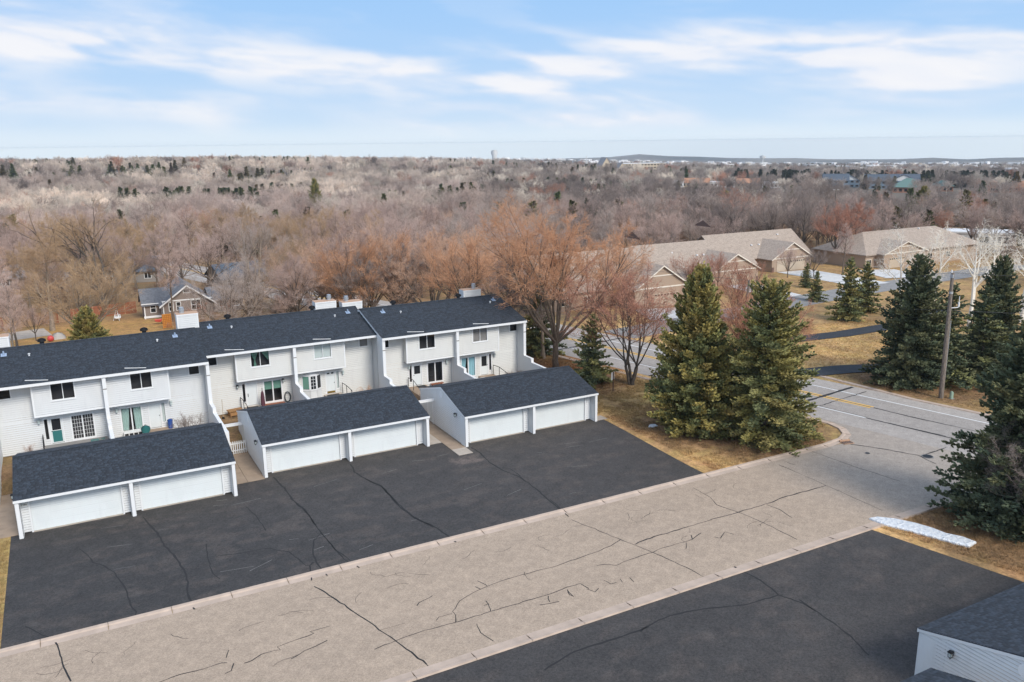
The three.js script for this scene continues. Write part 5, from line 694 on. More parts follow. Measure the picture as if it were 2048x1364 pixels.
// conifers: whorls of boughs carrying tufts of needles
function conifer(seed, { H, R, low = 0.02, whorl = 0.42, per = 8, tuft = 0.34, wid = 0.1, sag = 0.16, lift = 0.28, tones, shape = 0.85, gap = 0.12, fill = 1, bare = 0, puff = 0.25 }) {
  const Rn = rng(seed), wood = new MB(), nd = new MB(); const tp = [], tr = []; for (let i = 0; i <= 8; i++) { tp.push([(Rn() - 0.5) * 0.08, H * i / 8 * 0.99 - (i ? 0 : 0.3), (Rn() - 0.5) * 0.08]); tr.push(H * 0.016 * (1 - i / 8 * 0.93) + 0.01); } wood.tube(tp, tr, 7);
  const leaf = (p, d, l, w) => { const az = Rn() * 6.28, h = Math.abs(d[1]) > 0.9 ? [1, 0, 0] : [0, 1, 0], u0 = norm(cross(d, h)), v0 = cross(d, u0); for (let k = 0; k < 2; k++) { const g = az + k * 1.57, s = [0, 1, 2].map(i => (u0[i] * Math.cos(g) + v0[i] * Math.sin(g)) * w), a = p, b = [0, 1, 2].map(i => p[i] + d[i] * l * 0.45 + s[i]), c = [0, 1, 2].map(i => p[i] + d[i] * l), e = [0, 1, 2].map(i => p[i] + d[i] * l * 0.45 - s[i]); nd.tri(a, b, c); nd.tri(a, c, e); } };
  const total = Math.round(H / whorl * per * 0.72); let ga = Rn() * 6.28;
  for (let b = 0; b < total; b++) {
    {
      const f = low + (0.985 - low) * (1 - Math.pow(1 - (b + Rn()) / total, 0.8)) , y = f * H + 0.1; ga += 2.39996 + (Rn() - 0.5) * 0.5; const az = ga, lobe = fbm(Math.cos(az) * 1.3 + seed, Math.sin(az) * 1.3 + y * 0.55, 3, seed);
      if (Rn() < gap) continue; const L0 = R * Math.pow(1 - f, shape) * (f < 0.12 ? 0.8 + f * 1.7 : 1) + 0.16, L = L0 * (0.55 + 0.8 * lobe) * (0.75 + 0.4 * Rn()), e0 = mix(-0.02, 0.85, Math.pow(f, 1.4)) - sag * (1 - f) + (Rn() - 0.5) * 0.22; const pts = [], rad = [], sgm = 5; let p = [0, y, 0], el = e0;
      for (let i = 0; i <= sgm; i++) { pts.push(p); rad.push(0.03 * L0 / 3 * (1 - i / sgm) + 0.006); el = e0 - sag * Math.sin(i / sgm * 2.6) + lift * Math.pow(i / sgm, 2.2); p = [p[0] + Math.cos(az) * Math.cos(el) * L / sgm, p[1] + Math.sin(el) * L / sgm, p[2] + Math.sin(az) * Math.cos(el) * L / sgm]; }
      wood.tube(pts, rad, 3); const tone = tones[Math.floor(Rn() * tones.length)]; const m = Math.max(3, Math.round(L / 0.2 * fill));
      for (let j = 0; j < m; j++) {
        const t = bare + (1 - bare) * (j + Rn()) / m, q = t * sgm, i = Math.min(sgm - 1, Math.floor(q)), u = q - i, c = [0, 1, 2].map(z => mix(pts[i][z], pts[i + 1][z], u)), d = norm([0, 1, 2].map(z => pts[i + 1][z] - pts[i][z])), sd = norm([-d[2], 0, d[0]]), sp = Math.min(1.05, L * 0.34) * (1.06 - 0.72 * t) * (0.6 + 0.6 * Rn());
        const bright = 0.72 + 0.56 * Rn(); nd.col = tone.map(v => v * bright);
        for (const s of [-1, 1]) { const dir = norm([d[0] * 0.75 + sd[0] * s, d[1] * 0.75 - 0.1 + 0.25 * Rn(), d[2] * 0.75 + sd[2] * s]); const cnt = sp > 0.62 ? 3 : sp > 0.34 ? 2 : 1; for (let w = 0; w < cnt; w++) { const o = w / cnt * sp; leaf([c[0] + dir[0] * o, c[1] + dir[1] * o + (Rn() - 0.4) * puff, c[2] + dir[2] * o], norm([dir[0] + (Rn() - 0.5) * 0.9, dir[1] + 0.15 + (Rn() - 0.3) * 0.9, dir[2] + (Rn() - 0.5) * 0.9]), tuft * (0.75 + 0.5 * Rn()), wid); } }
        leaf(c, norm([d[0] + (Rn() - 0.5) * 0.5, d[1] + 0.35 * Rn(), d[2] + (Rn() - 0.5) * 0.5]), tuft, wid);
      }
      nd.col = tone.map(v => v * 1.15); leaf(pts[sgm], norm([0, 1, 2].map(z => pts[sgm][z] - pts[sgm - 1][z])), tuft * 0.9, wid);
    }
  }
  return [wood.geo(), nd.geo()];
}
const needle = new THREE.MeshStandardMaterial({ vertexColors: true, roughness: 0.85 });
const OL = [[0.33, 0.285, 0.09], [0.40, 0.325, 0.1], [0.26, 0.25, 0.085], [0.34, 0.265, 0.09], [0.19, 0.2, 0.078]], GR = [[0.235, 0.235, 0.09], [0.29, 0.27, 0.1], [0.17, 0.185, 0.08], [0.33, 0.28, 0.1]], BL = [[0.125, 0.15, 0.08], [0.16, 0.175, 0.088], [0.095, 0.12, 0.068], [0.18, 0.18, 0.085]];
const CON = {
  hero: conifer(101, { H: 13, R: 4.1, tones: OL, per: 14, whorl: 0.3, tuft: 0.29, wid: 0.085, gap: 0.03, shape: 0.56, fill: 1.6, lift: 0.75, sag: 0.1, puff: 0.5 }),
  sparse: conifer(103, { H: 12.6, R: 4.0, tones: [...GR, OL[0]], per: 12, whorl: 0.36, tuft: 0.27, wid: 0.072, gap: 0.1, shape: 0.5, bare: 0.18, fill: 1.5, lift: 0.5, puff: 0.4 }),
  blue: conifer(107, { H: 12.5, R: 4.0, tones: BL, per: 12, whorl: 0.36, tuft: 0.29, wid: 0.085, gap: 0.05, shape: 0.6, fill: 1.5, lift: 0.55, puff: 0.4 }),
  blue2: conifer(109, { H: 11, R: 3.1, tones: [...BL, GR[0]], per: 8, whorl: 0.46, tuft: 0.34, wid: 0.09, gap: 0.16, shape: 0.8 }),
  young: conifer(113, { H: 6.5, R: 2.3, tones: [...GR, BL[0]], per: 8, whorl: 0.42, tuft: 0.36, wid: 0.1, gap: 0.1 }),
};
const lodOpt = { limbs: 8, n: [7, 6], tn: 5, tr: 0.028, twigL: 0.9, fork: 0.2, up: 0.3 }, one = g => mergeGeometries(g);
const LOD = [bareTree(201, { H: 13, Rc: 5, spread: 0.7, ...lodOpt }), bareTree(202, { H: 13, Rc: 5.6, spread: 0.9, ...lodOpt }), bareTree(203, { H: 14, Rc: 4, spread: 0.55, ...lodOpt })].map(one);
const farOpt = { limbs: 7, n: [5, 4], tn: 3, tr: 0.075, twigL: 1.5, fork: 0.2, up: 0.3 };
const FARG = [bareTree(211, { H: 12, Rc: 5.4, spread: 0.75, ...farOpt }), bareTree(212, { H: 11, Rc: 6, spread: 0.95, ...farOpt })].map(one);
const CONLOD = conifer(221, { H: 11, R: 3, tones: [[1, 1, 1], [0.8, 0.8, 0.8], [1.15, 1.1, 1]], per: 7, whorl: 0.8, tuft: 0.9, wid: 0.26, fill: 0.4, gap: 0.05, shape: 0.8 })[1];

// ---- the trees near the camera, each with a place of its own
const N = (k, m, x, z, s, label, turn = 0, kind = 'bare_tree') => plant(kind, GEO[k], m, label, 'tree', onG(x, z), turn, s);
N('great', [B.brown, T.rust], 44.2, -72.6, [1.24, 1.22, 1.24], 'large rust coloured tree at the right end of the townhouses', 0.6);
N('multi', [B.dark, T.red], 47.8, -64, [1.45, 1.04, 1.45], 'small red budded tree standing right of the sign post', 1.1);
N('veteran', [B.dark, T.olive], 4.6, -147.5, [1.4, 1.25, 1.4], 'broad olive brown tree with many stems before the wooden fence', 2.0);
N('slim', [B.tan, T.olive], -2.6, -137, [1.3, 1, 1.3], 'tall thin tree in the yard at the left edge', 0.3);
N('slim', [B.brown, T.mauve], 13.6, -134, [0.75, 0.88, 0.75], 'slender tree standing in front of the brown bungalow', 1.3);
N('veteran', [B.tan, T.grey], 23.5, -124, [1.0, 1.12, 1.0], 'tree with pale crooked limbs right of the brown bungalow', 0.4);
N('maple2', [B.brown, T.rustpale], 35.3, -104.5, 1.04, 'rust budded tree behind the pair of chimneys, leftmost of its row', 0.9);
N('maple', [B.brown, T.rust], 38.3, -102.5, 0.98, 'rust budded tree second from the left behind the townhouse ridge', 2.4);
N('great', [B.grey, T.rustpale], 40.7, -96.5, 0.93, 'rust budded tree behind the right chimney, third of its row', 3.7);
N('maple2', [B.brown, T.rust], 41.6, -88, 0.98, 'rust budded tree between the right chimney and the largest tree', 5.0);
N('maple', [B.grey, T.rustpale], 29.5, -106, 0.9, 'pale rust tree behind the middle townhouse roof', 4.2);
N('great', [B.dark, T.redbud], 53.4, -52.2, [0.86, 0.74, 0.86], 'spreading red budded tree behind the right corner spruce', 2.2).rotation.z = -0.24;
N('small', [B.brown, T.red], 80.5, -83.7, 1.35, 'red budded tree between the big spruces, beyond the main road', 0.5);
N('small', [B.brown, T.red], 74, -77.5, 1.15, 'red budded tree beside the far utility pole', 2.5);
N('small', [B.brown, T.mauve], 118.6, -111.5, 0.95, 'small bare tree left of the white concrete drive', 1.5);
N('small', [B.dark, T.dark], 123.2, -109.5, 0.85, 'small dark bare tree on the edge of the white concrete drive', 0.2);
N('maple2', [B.dark, T.red], 142, -121, 0.92, 'reddish bare tree right of the far villa, the left one of two', 0.7);
N('ash', [B.dark, T.red], 149, -122, 0.85, 'reddish bare tree right of the far villa, the right one of two', 1.9);
N('slim', [B.tan, T.grey], 45.6, -77.5, [1, 0.72, 1], 'slender grey tree behind the largest rust coloured tree', 2.9);
N('slim', [B.dark, T.dark], 40.6, -76.6, [1, 0.8, 1], 'dark thin tree against the right gable of the townhouses', 0.9);
N('multi', [B.grey, TW(0.26, 0.205, 0.175)], 48.5, -25.4, [0.62, 0.6, 0.62], 'leafless grey tree at the right edge beside the nearest spruce', 0.8);
N('small', [B.dark, T.mauve], -4.6, -129.5, [0.7, 0.85, 0.7], 'small bare tree leaning by the garden pad', 0.4);
N('shrub', [B.brown, T.red], 17.5, -133, [1.5, 1.3, 1.5], 'reddish bush like tree in front of the bungalow gable', 2.1);
N('shrub', [B.brown, T.red], 21.5, -131, [1.6, 1.5, 1.6], 'reddish bush like tree right of the bungalow gable', 0.9);
N('small', [B.dark, T.grey], 27, -118, [1.2, 0.8, 1.2], 'low bare tree behind the left chimney of the chimney pair', 1.4);
N('small', [B.dark, T.dark], 20, -107, [1.1, 0.62, 1.1], 'dark low bare tree behind the middle roof', 3.0);
N('maple2', [B.dark, T.mauve], 31, -132, 0.9, 'mauve bare tree behind the middle roof, right of the pale limbed tree', 2.2);
N('oak', [B.dark, T.mauve], -12, -128, 0.8, 'mauve bare tree at the left frame edge beyond the fence corner', 1.0);
N('maple2', [B.brown, T.rustpale], 66, -92.5, [0.95, 0.8, 0.95], 'thin rust tree in front of the nearest villa', 1.2); N('multi', [B.brown, T.rustpale], 60.5, -96, [1, 0.85, 1], 'many stemmed rust tree between the largest tree and the nearest villa', 0.3);
N('small', [B.brown, T.red], 88, -102.5, [1.25, 1.15, 1.25], 'red budded tree in front of the joint between the near and middle villas', 2.6); N('small', [B.brown, T.red], 97, -106.5, [1.0, 1.05, 1.0], 'red budded tree at the left corner of the middle villa garage', 1.6); N('small', [B.dark, T.red], 72, -84.5, [1.1, 0.9, 1.1], 'low red budded tree at the edge of the private lane', 3.6);
// more bare trees standing just behind the roofs
[['ash', 'mauve', 24.5, -101, 0.72, 'grey brown tree behind the middle roof, left of the chimney pair'], ['maple2', 'grey', 21, -113, 0.78, 'grey tree between the bungalow and the middle roof'], ['oak', 'mauve', 27.5, -112.5, 0.78, 'spreading mauve tree behind the middle roof'], ['ash', 'dark', 31.5, -97.5, 0.7, 'dark upright tree just behind the chimney pair'], ['maple2', 'rustpale', 33.2, -112, 0.95, 'pale rust tree behind the chimney pair, farther back'], ['oak', 'rustpale', 33.6, -123, 0.9, 'pale rust spreading tree at the near edge of the far road'], ['ash', 'dark', 37, -98, 0.75, 'dark upright tree between the rust trees'], ['maple', 'rust', 33, -100.5, 0.92, 'rust tree directly behind the pair of chimneys'], ['oak', 'grey', 16.5, -103, 0.7, 'low grey tree behind the joint of the left and middle roofs'], ['slim', 'mauve', -6.5, -121, 0.7, 'thin mauve tree at the far left behind the ridge'], ['maple2', 'mauve', 49.5, -96, 0.8, 'mauve tree across the road left of the largest rust tree'], ['oak', 'rustpale', 53, -104, 0.85, 'pale rust tree across the road behind the largest tree']].forEach(([k, m, x, z, s, l], i) => N(k, [i % 3 ? B.brown : B.dark, T[m]], x, z, s, l, i * 1.3));
// birches with pale stems
[[99.2, -72.8, 0.2, 'white birch left of the tallest right spruce, leaning left'], [102.7, -70.8, 1.2, 'white birch behind the tallest right spruce'], [105.5, -67, 2.6, 'white birch between the tallest spruce and the utility pole'], [101.5, -64.4, 3.5, 'white birch just left of the utility pole top'], [108.5, -66, 4.4, 'white birch right of the utility pole top'], [112, -64, 5.2, 'second white birch right of the utility pole'], [119, -68, 0.9, 'white birch before the end of the hip roofed villa'], [126, -72, 1.9, 'white birch at the right edge below the white roof'], [96.5, -69.5, 2.9, 'white birch with low limbs over the small spruces']].forEach(([x, z, a, l], i) => { const t = plant('birch', GEO.birch, [B.pale, T.pale], l, 'tree', onG(x, z), a, 0.95 + 0.1 * Math.sin(i * 3)); t.rotation.z = [0.16, 0.1, 0.02, -0.05, 0.04, -0.12, 0.03, 0.0, 0.2][i]; });
const C = (k, x, z, s, label, turn = 0) => plant('spruce', CON[k], [B.dark, needle], label, 'tree', onG(x, z), turn, s);
C('hero', 44.8, -51.1, [0.98, 1.02, 0.98], 'big olive green spruce on the lawn, the left one of the pair', 0.3);
C('sparse', 47.5, -46.2, [1.1, 1.0, 1.1], 'open dark green spruce at the street corner, the right one of the pair', 1.0);
C('young', 44.6, -66.3, [1.05, 1.03, 1.05], 'small spruce behind the right garage roof', 0.5);
C('young', 46.1, -79.5, [1.2, 1.3, 1.2], 'dark spruce behind the trunk of the largest rust coloured tree', 1.9);
C('blue', 50.0, -27.2, [1.15, 1.08, 1.15], 'large dark spruce at the right edge above the snow strip', 0.9);
C('blue', 71, -50.6, 0.99, 'tallest spruce of the right hand group, left of the utility pole', 2.2);
C('blue2', 74.2, -49, [1.1, 0.88, 1.1], 'spruce directly behind the utility pole', 0.4);
C('blue2', 77.5, -47.6, [1.1, 0.85, 1.1], 'dark spruce just right of the utility pole', 3.4);
C('blue', 82, -49.2, [0.85, 0.93, 0.85], 'tall spruce of the right hand group nearest the frame edge', 4.1);
C('blue2', 85.5, -45.5, 0.95, 'dark spruce at the right frame edge behind the group', 5.1);
C('blue2', 80.2, -42.6, [1, 0.72, 1], 'low dark spruce at the right frame edge before the group', 0.2);
C('young', 92.7, -76.2, [1.12, 1.25, 1.12], 'spruce across the bike path, left of the birches', 2.8);
C('young', 100.2, -79.5, [1.1, 1.05, 1.1], 'spruce among the birches below the hip roofed villa', 3.9);
C('young', 101.5, -89.5, 0.7, 'small spruce by the end of the white concrete drive', 1.6); C('young', 97, -92.5, 0.5, 'smallest spruce by the white concrete drive', 2.6); C('young', 112, -101, 0.62, 'little spruce at the corner of the far villa lawn', 0.6);
plant('spruce', CON.hero, [B.dark, needle], 'young green spruce in the yard behind the left roof', 'tree', onG(1.4, -99), 1.4, [0.68, 0.53, 0.68]);
plant('spruce', CON.sparse, [B.dark, needle], 'thin tall olive conifer standing alone above the rust trees', 'tree', onG(90.5, -331), 0.4, [0.95, 1.42, 0.95]); plant('spruce', CON.blue, [B.dark, needle], 'dark conifer alone in the wood right of the horizon tower', 'tree', onG(277, -395), 0.4, [0.75, 0.9, 0.75]); plant('spruce', CON.hero, [B.dark, needle], 'rounded dark pine above the far villa roof', 'tree', onG(235, -256), 2.4, [1.25, 0.75, 1.25]); plant('spruce', CON.hero, [B.dark, needle], 'olive pine in the wood above the hip roofed villa', 'tree', onG(262, -188), 1.4, [1.2, 0.95, 1.2]);

// ---- the wood behind the houses: single trees first, the far mass after
const KEEP = [[62, 88, -118, -95], [88, 114, -128, -107], [110, 138, -136, -115], [135, 186, -128, -106], [8, 27, -149, -128], [-28, 12, -147, -112], [-3, 9, -192, -180], [8, 19, -196, -184], [200, 220, -144, -128]];
function clear(x, z, m = 0) { if (inRoad(x, z, 3 + m) && z > -235) return false; if (segDist(x, z, LANE) < 7 + m || segDist(x, z, PATH1) < 4 || segDist(x, z, PATH2) < 4) return false; for (const [a, b, c, d] of KEEP) if (x > a - m && x < b + m && z > c - m && z < d + m) return false; if (x > 60 && z > -118 && x < 190 && Math.hypot(x, z) < 168) return false; return true; }
{
  const R = rng(404), taken = [], MATS = [[B.grey, T.grey], [B.brown, T.mauve], [B.dark, T.dark], [B.tan, T.olive], [B.grey, T.mauve], [B.brown, T.rustpale], [B.dark, T.red]], src = {}; let n = 0;
  for (let i = 0; i < 9000 && n < 262; i++) {
    const az = (-9 + 76 * R()) * D2R, r = Math.sqrt(mix(108 * 108, 238 * 238, R())), x = Math.sin(az) * r, z = -Math.cos(az) * r; if (z > -96 && x < 60) continue; if (r < 150 && az > 0.02 && az < 0.21) continue; if (!clear(x, z, 2.5) || taken.some(([a, b]) => Math.hypot(a - x, b - z) < 6.6)) continue; if (r < 150 && x > 45 && (z > -108 || x > 80)) continue;
    taken.push([x, z]); const deg = az / D2R, f = fbm(x * 0.03, z * 0.03, 2, 17); const k = ['maple2', 'oak', 'ash', 'maple', 'slim'][Math.floor(R() * 5)], mi = deg < 20 ? (f > 0.52 ? 5 : f > 0.46 ? 3 : [1, 4, 1, 3][Math.floor(R() * 4)]) : deg < 31 ? [1, 4, 0, 5][Math.floor(R() * 4)] : [2, 0, 2, 1, 4][Math.floor(R() * 5)]; const id = k + mi, s = 0.66 + 0.3 * R(), lab = 'bare tree, one of the many that make up the wood behind the houses', grp = 'bare trees of the wood behind the houses';
    if (!src[id]) src[id] = plant('wood_tree', GEO[k], MATS[mi], lab, 'tree', onG(x, z), R() * 6, s, grp); else copyOf(src[id], onG(x, z), R() * 6, s, lab, grp); n++;
  }
  const lists = LOD.map(() => []), farL = FARG.map(() => []), dist = [], con = []; const town = (deg, r) => deg > 39 && r > 345 && r < 770;
  const scatter = (r0, r1, step, jitter, put) => { for (let r = r0; r < r1; r += step) { const da = step / r / D2R; for (let a = -11 + da * R(); a < 70; a += da) { const rr = r + (R() - 0.5) * step * jitter, az = (a + (R() - 0.5) * da * jitter) * D2R, x = Math.sin(az) * rr, z = -Math.cos(az) * rr; if (!clear(x, z, 3)) continue; put(x, z, rr, az / D2R); } } };
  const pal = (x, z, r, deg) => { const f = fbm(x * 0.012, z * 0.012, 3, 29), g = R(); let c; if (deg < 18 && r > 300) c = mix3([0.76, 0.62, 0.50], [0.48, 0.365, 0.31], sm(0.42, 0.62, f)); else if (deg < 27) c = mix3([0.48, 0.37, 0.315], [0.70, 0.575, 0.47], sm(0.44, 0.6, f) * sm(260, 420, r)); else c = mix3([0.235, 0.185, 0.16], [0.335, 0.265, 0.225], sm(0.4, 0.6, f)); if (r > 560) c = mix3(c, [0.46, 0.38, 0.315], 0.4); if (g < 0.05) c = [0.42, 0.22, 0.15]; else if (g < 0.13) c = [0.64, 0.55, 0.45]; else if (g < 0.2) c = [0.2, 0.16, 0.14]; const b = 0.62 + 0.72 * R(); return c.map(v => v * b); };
  const pine = (x, z, r) => fbm(x * 0.016 + 3, z * 0.016, 3, 91) > (r > 700 ? 0.69 : 0.685) || R() < 0.0016;
  const green = () => mix3([0.10, 0.115, 0.055], [0.17, 0.15, 0.06], R()).map(v => v * (0.8 + 0.4 * R()));
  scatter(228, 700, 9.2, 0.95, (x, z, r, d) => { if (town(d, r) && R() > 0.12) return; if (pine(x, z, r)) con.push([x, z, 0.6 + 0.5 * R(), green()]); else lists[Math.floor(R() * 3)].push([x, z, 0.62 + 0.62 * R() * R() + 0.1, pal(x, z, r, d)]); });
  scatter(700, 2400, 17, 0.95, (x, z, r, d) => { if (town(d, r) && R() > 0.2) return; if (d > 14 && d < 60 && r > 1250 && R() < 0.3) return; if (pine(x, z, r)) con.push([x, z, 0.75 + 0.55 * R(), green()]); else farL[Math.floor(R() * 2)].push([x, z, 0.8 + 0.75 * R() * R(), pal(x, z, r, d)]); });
  for (let i = 0; i < 46; i++) { const t = R(), x = mix(34, 99, t) + (R() - 0.5) * 9, z = mix(-520, -462, t) + (R() - 0.5) * 26; con.push([x, z, 0.85 + 0.4 * R(), mix3([0.09, 0.11, 0.055], [0.13, 0.14, 0.06], R())]); }
  for (let i = 0; i < 190; i++) { const d = mix(43, 62, R()) * D2R, r = 800 + 60 * R(); con.push([Math.sin(d) * r, -Math.cos(d) * r, 0.9 + 0.4 * R(), [0.075, 0.09, 0.055]]); }
  const inst = (name, geo, mat, L, label, lean = 0.08) => { const im = new THREE.InstancedMesh(geo, mat, L.length), m = new THREE.Matrix4(), q = new THREE.Quaternion(), e = new THREE.Euler(), c = new THREE.Color(); L.forEach(([x, z, s, col], i) => { e.set((R() - 0.5) * lean, R() * 6.28, (R() - 0.5) * lean); q.setFromEuler(e); m.compose(new THREE.Vector3(x, ground(x, z), z), q, new THREE.Vector3(s * (0.9 + 0.3 * R()), s, s * (0.9 + 0.3 * R()))); im.setMatrixAt(i, m); c.setRGB(...col); im.setColorAt(i, c); }); im.name = numbered(name); im.castShadow = im.receiveShadow = true; stuff(im); tag(im, label, 'wood'); scene.add(im); };
  const white = std(1, 1, 1, 0.92), nwhite = new THREE.MeshStandardMaterial({ color: 0xffffff, vertexColors: true, roughness: 0.9 });
  inst('bare_woodland', LOD[0], white, lists[0], 'leafless wood reaching from the yards to the middle distance'); inst('bare_woodland', LOD[1], white, lists[1], 'broad leafless trees mixed through the middle distance wood'); inst('bare_woodland', LOD[2], white, lists[2], 'narrow leafless trees mixed through the middle distance wood');
  inst('distant_woodland', FARG[0], white, farL[0], 'pale leafless woods running out to the horizon'); inst('distant_woodland', FARG[1], white, farL[1], 'broad pale leafless trees of the horizon woods'); inst('evergreen_woodland', CONLOD, nwhite, con, 'dark evergreens scattered in clumps through the far woods');
  // undergrowth below the wood
  const br = []; for (let i = 0; i < 1500; i++) { const az = (-9 + 58 * R()) * D2R, r = Math.sqrt(mix(112 * 112, 300 * 300, R())), x = Math.sin(az) * r, z = -Math.cos(az) * r; if (z > -97 && x < 62) continue; if (!clear(x, z, 0.5)) continue; br.push([x, z, 0.6 + 0.8 * R(), mix3([0.26, 0.19, 0.14], [0.36, 0.2, 0.13], R())]); } inst('undergrowth', one(GEO.shrub), white, br, 'brown leafless undergrowth at the foot of the wood', 0.3);
}

// ---------------------------------------------------------------- porches, rails and things in the courtyards
function porch(label, x0, x1, z0, z1, top, mat, steps = 0) { const t = thing('porch', label, 'porch'); bx(x0, 0.3, z0, x1, top, z1).build('slab', mat, t); for (let i = 0; i < steps; i++) bx(x0 + 0.3, 0.3, z1 + i * 0.3 + 0.004, x1 - 0.3, top - 0.17 * (i + 1), z1 + (i + 1) * 0.3).build('step', mat, t); return t; }
porch('long grey porch below the left townhouse doors', -3.0, 1.35, -69.98, -68.1, 1.31, M.greycon, 1);
porch('tan doorstep beside the gnarled shrub', 4.35, 6.1, -69.98, -68.5, 1.3, M.concrete, 2); porch('white doorstep with a black mat, left door of the middle block', 12.3, 13.6, -71.98, -70.7, 1.31, M.palecon, 1);
porch('reddish wooden deck below the green shaded patio door', 13.75, 15.7, -71.98, -70.6, 1.3, M.redwood, 1); porch('white doorstep with a black mat beside the bay window', 19.3, 20.9, -71.98, -70.7, 1.33, M.palecon, 1);
porch('wide concrete porch of the right block, nearest the walkway', 26.7, 28.6, -70.38, -67.2, 1.3, M.concrete, 3); porch('tan porch by the door with the blue curtains', 34.1, 35.7, -70.38, -68.6, 1.32, M.concrete, 2);
function doormat(label, x, z, y, w = 0.95, m = M.mat, d = 0.6) { const o = bx(x - w / 2, y, z - d / 2, x + w / 2, y + 0.025, z + d / 2).build('doormat', m); tag(o, label, 'doormat'); }
doormat('dark green mat on the long grey porch', 0.7, -69.2, 1.311, 1.0, M.teal); doormat('black doormat at the plain white door left of the maroon umbrella', 12.9, -71.35, 1.311); doormat('black doormat at the door with the brass plate', 20.0, -71.3, 1.331, 1.1); doormat('dark doormat at the right block door by the wooden step', 28.0, -70.0, 1.301, 0.8);
function handrail(label, pts) { // posts on the porch edge and a curved rail
  const t = thing('handrail', label, 'handrail'); pts.forEach(([x, y, z]) => new MB().tube([[x, y, z], [x, y + 0.95, z]], 0.028, 6, true).build('post', M.iron, t)); const p = pts.map(([x, y, z]) => [x, y + 0.96, z]); const a = p[p.length - 1], b = p[p.length - 2]; const r = [...p]; r.push([a[0] + (a[0] - b[0]) * 0.25, a[1] - 0.12, a[2] + (a[2] - b[2]) * 0.3]); new MB().tube(r, 0.03, 6, true).build('rail', M.iron, t);
}
handrail('black handrail at the left end of the long grey porch', [[-2.95, 1.31, -69.6], [-2.95, 1.31, -68.9], [-2.95, 0.95, -68.1]]); handrail('black handrail beside the wooden bench of the middle block', [[12.0, 1.31, -71.8], [12.1, 1.2, -71.1], [12.25, 0.9, -70.4]]); handrail('black handrail right of the door with the brass plate', [[20.95, 1.33, -71.6], [21.15, 1.2, -71.0], [21.35, 0.95, -70.3]]); handrail('black handrail on the wide concrete porch', [[26.8, 1.3, -70.2], [26.9, 1.3, -69.2], [26.95, 0.7, -67.5]]); handrail('black handrail by the door with the patterned pane', [[35.6, 1.32, -70.1], [35.9, 1.25, -69.4], [36.3, 0.8, -68.6]]);
{ const t = thing('wooden_bench', 'wooden box bench beside the garage rear corner', 'bench', [11.35, 0.92, -71.2], 0.15); for (let i = 0; i < 4; i++) bx(-0.62, 0.48, -0.4 + i * 0.2, 0.62, 0.53, -0.215 + i * 0.2).build('plank', M.oak, t); for (const x of [-0.52, 0.45]) for (const z of [-0.34, 0.27]) bx(x, 0, z, x + 0.07, 0.48, z + 0.07).build('leg', M.oak, t); bx(-0.5, 0.1, -0.32, 0.5, 0.4, 0.34).build('box', M.oak, t); }
{ const t = thing('patio_umbrella', 'folded maroon patio umbrella beside the white door', 'umbrella', [13.72, 1.3, -71.1]); new MB().tube([[0, 0, 0], [0, 1.75, 0]], 0.025, 6, true).build('pole', M.black, t); new MB().tube([[0, 0.12, 0], [0, 0.25, 0], [0, 0.9, 0], [0, 1.3, 0], [0, 1.5, 0]], [0.1, 0.19, 0.17, 0.12, 0.03], 9).build('canopy', M.maroon, t); }
{ const t = thing('garden_hose', 'coiled dark hose hanging on the wall beside the patio door', 'hose', [16.02, 1.72, -71.88]); const m = new MB(); for (let k = 0; k < 5; k++) { const p = []; for (let i = 0; i <= 20; i++) { const a = i / 20 * 6.283, r = 0.3 + 0.012 * Math.sin(k * 2 + i); p.push([Math.cos(a) * (r * 0.72 + k * 0.016), Math.sin(a) * (r + 0.12 + k * 0.018) - 0.04, 0.03 + 0.022 * (k % 3)]); } m.tube(p, 0.02, 5); } m.build('coil', M.darkhose, t); bx(-0.1, 0.3, 0, 0.1, 0.42, 0.06).build('hanger', M.galv, t); }
{ const t = thing('wooden_step', 'brown two step wooden stool below the right block patio door', 'step', [29.62, 0.95, -69.7]); bx(-0.62, 0.36, -0.55, 0.62, 0.41, -0.2).build('tread', M.redwood, t); bx(-0.58, 0.18, -0.2, 0.58, 0.23, 0.15).build('tread', M.redwood, t); for (const x of [-0.5, 0.44]) { bx(x, 0, -0.52, x + 0.06, 0.36, -0.25).build('support', M.redwood, t); bx(x, 0, -0.2, x + 0.06, 0.18, 0.12).build('support', M.redwood, t); } }
{ const t = thing('planter_bench', 'white slotted bench below the curtained patio door', 'bench', [3.25, 0.9, -69.5]); bx(-0.7, 0.5, -0.2, 0.7, 0.55, 0.22).build('top', M.trim, t); bx(-0.7, 0.05, 0.17, 0.7, 0.15, 0.21).build('rail', M.trim, t); for (let i = 0; i <= 4; i++) bx(-0.7 + i * 0.335, 0.15, 0.17, -0.64 + i * 0.335, 0.5, 0.21).build('post', M.trim, t); bx(-0.66, 0.05, -0.18, 0.66, 0.48, 0.1).build('box', M.room, t); }
{ const t = thing('grill', 'dark green kettle grill in the courtyard of the left block', 'grill', [4.1, 0.92, -68.6]); new MB().tube([[0, 0.5, 0], [0, 0.62, 0], [0, 0.85, 0]], [0.12, 0.28, 0.36], 14, true).build('bowl', M.teal, t); new MB().tube([[0, 0.86, 0], [0, 1.0, 0], [0, 1.12, 0], [0, 1.16, 0]], [0.37, 0.33, 0.17, 0.02], 14).build('lid', M.teal, t); for (let i = 0; i < 3; i++) { const a = i * 2.1; new MB().tube([[Math.cos(a) * 0.2, 0.6, Math.sin(a) * 0.2], [Math.cos(a) * 0.36, 0, Math.sin(a) * 0.36]], 0.02, 5, true).build('leg', M.galv, t); } new MB().tube([[-0.06, 1.15, 0], [0, 1.22, 0], [0.06, 1.15, 0]], 0.015, 5).build('handle', M.black, t); }
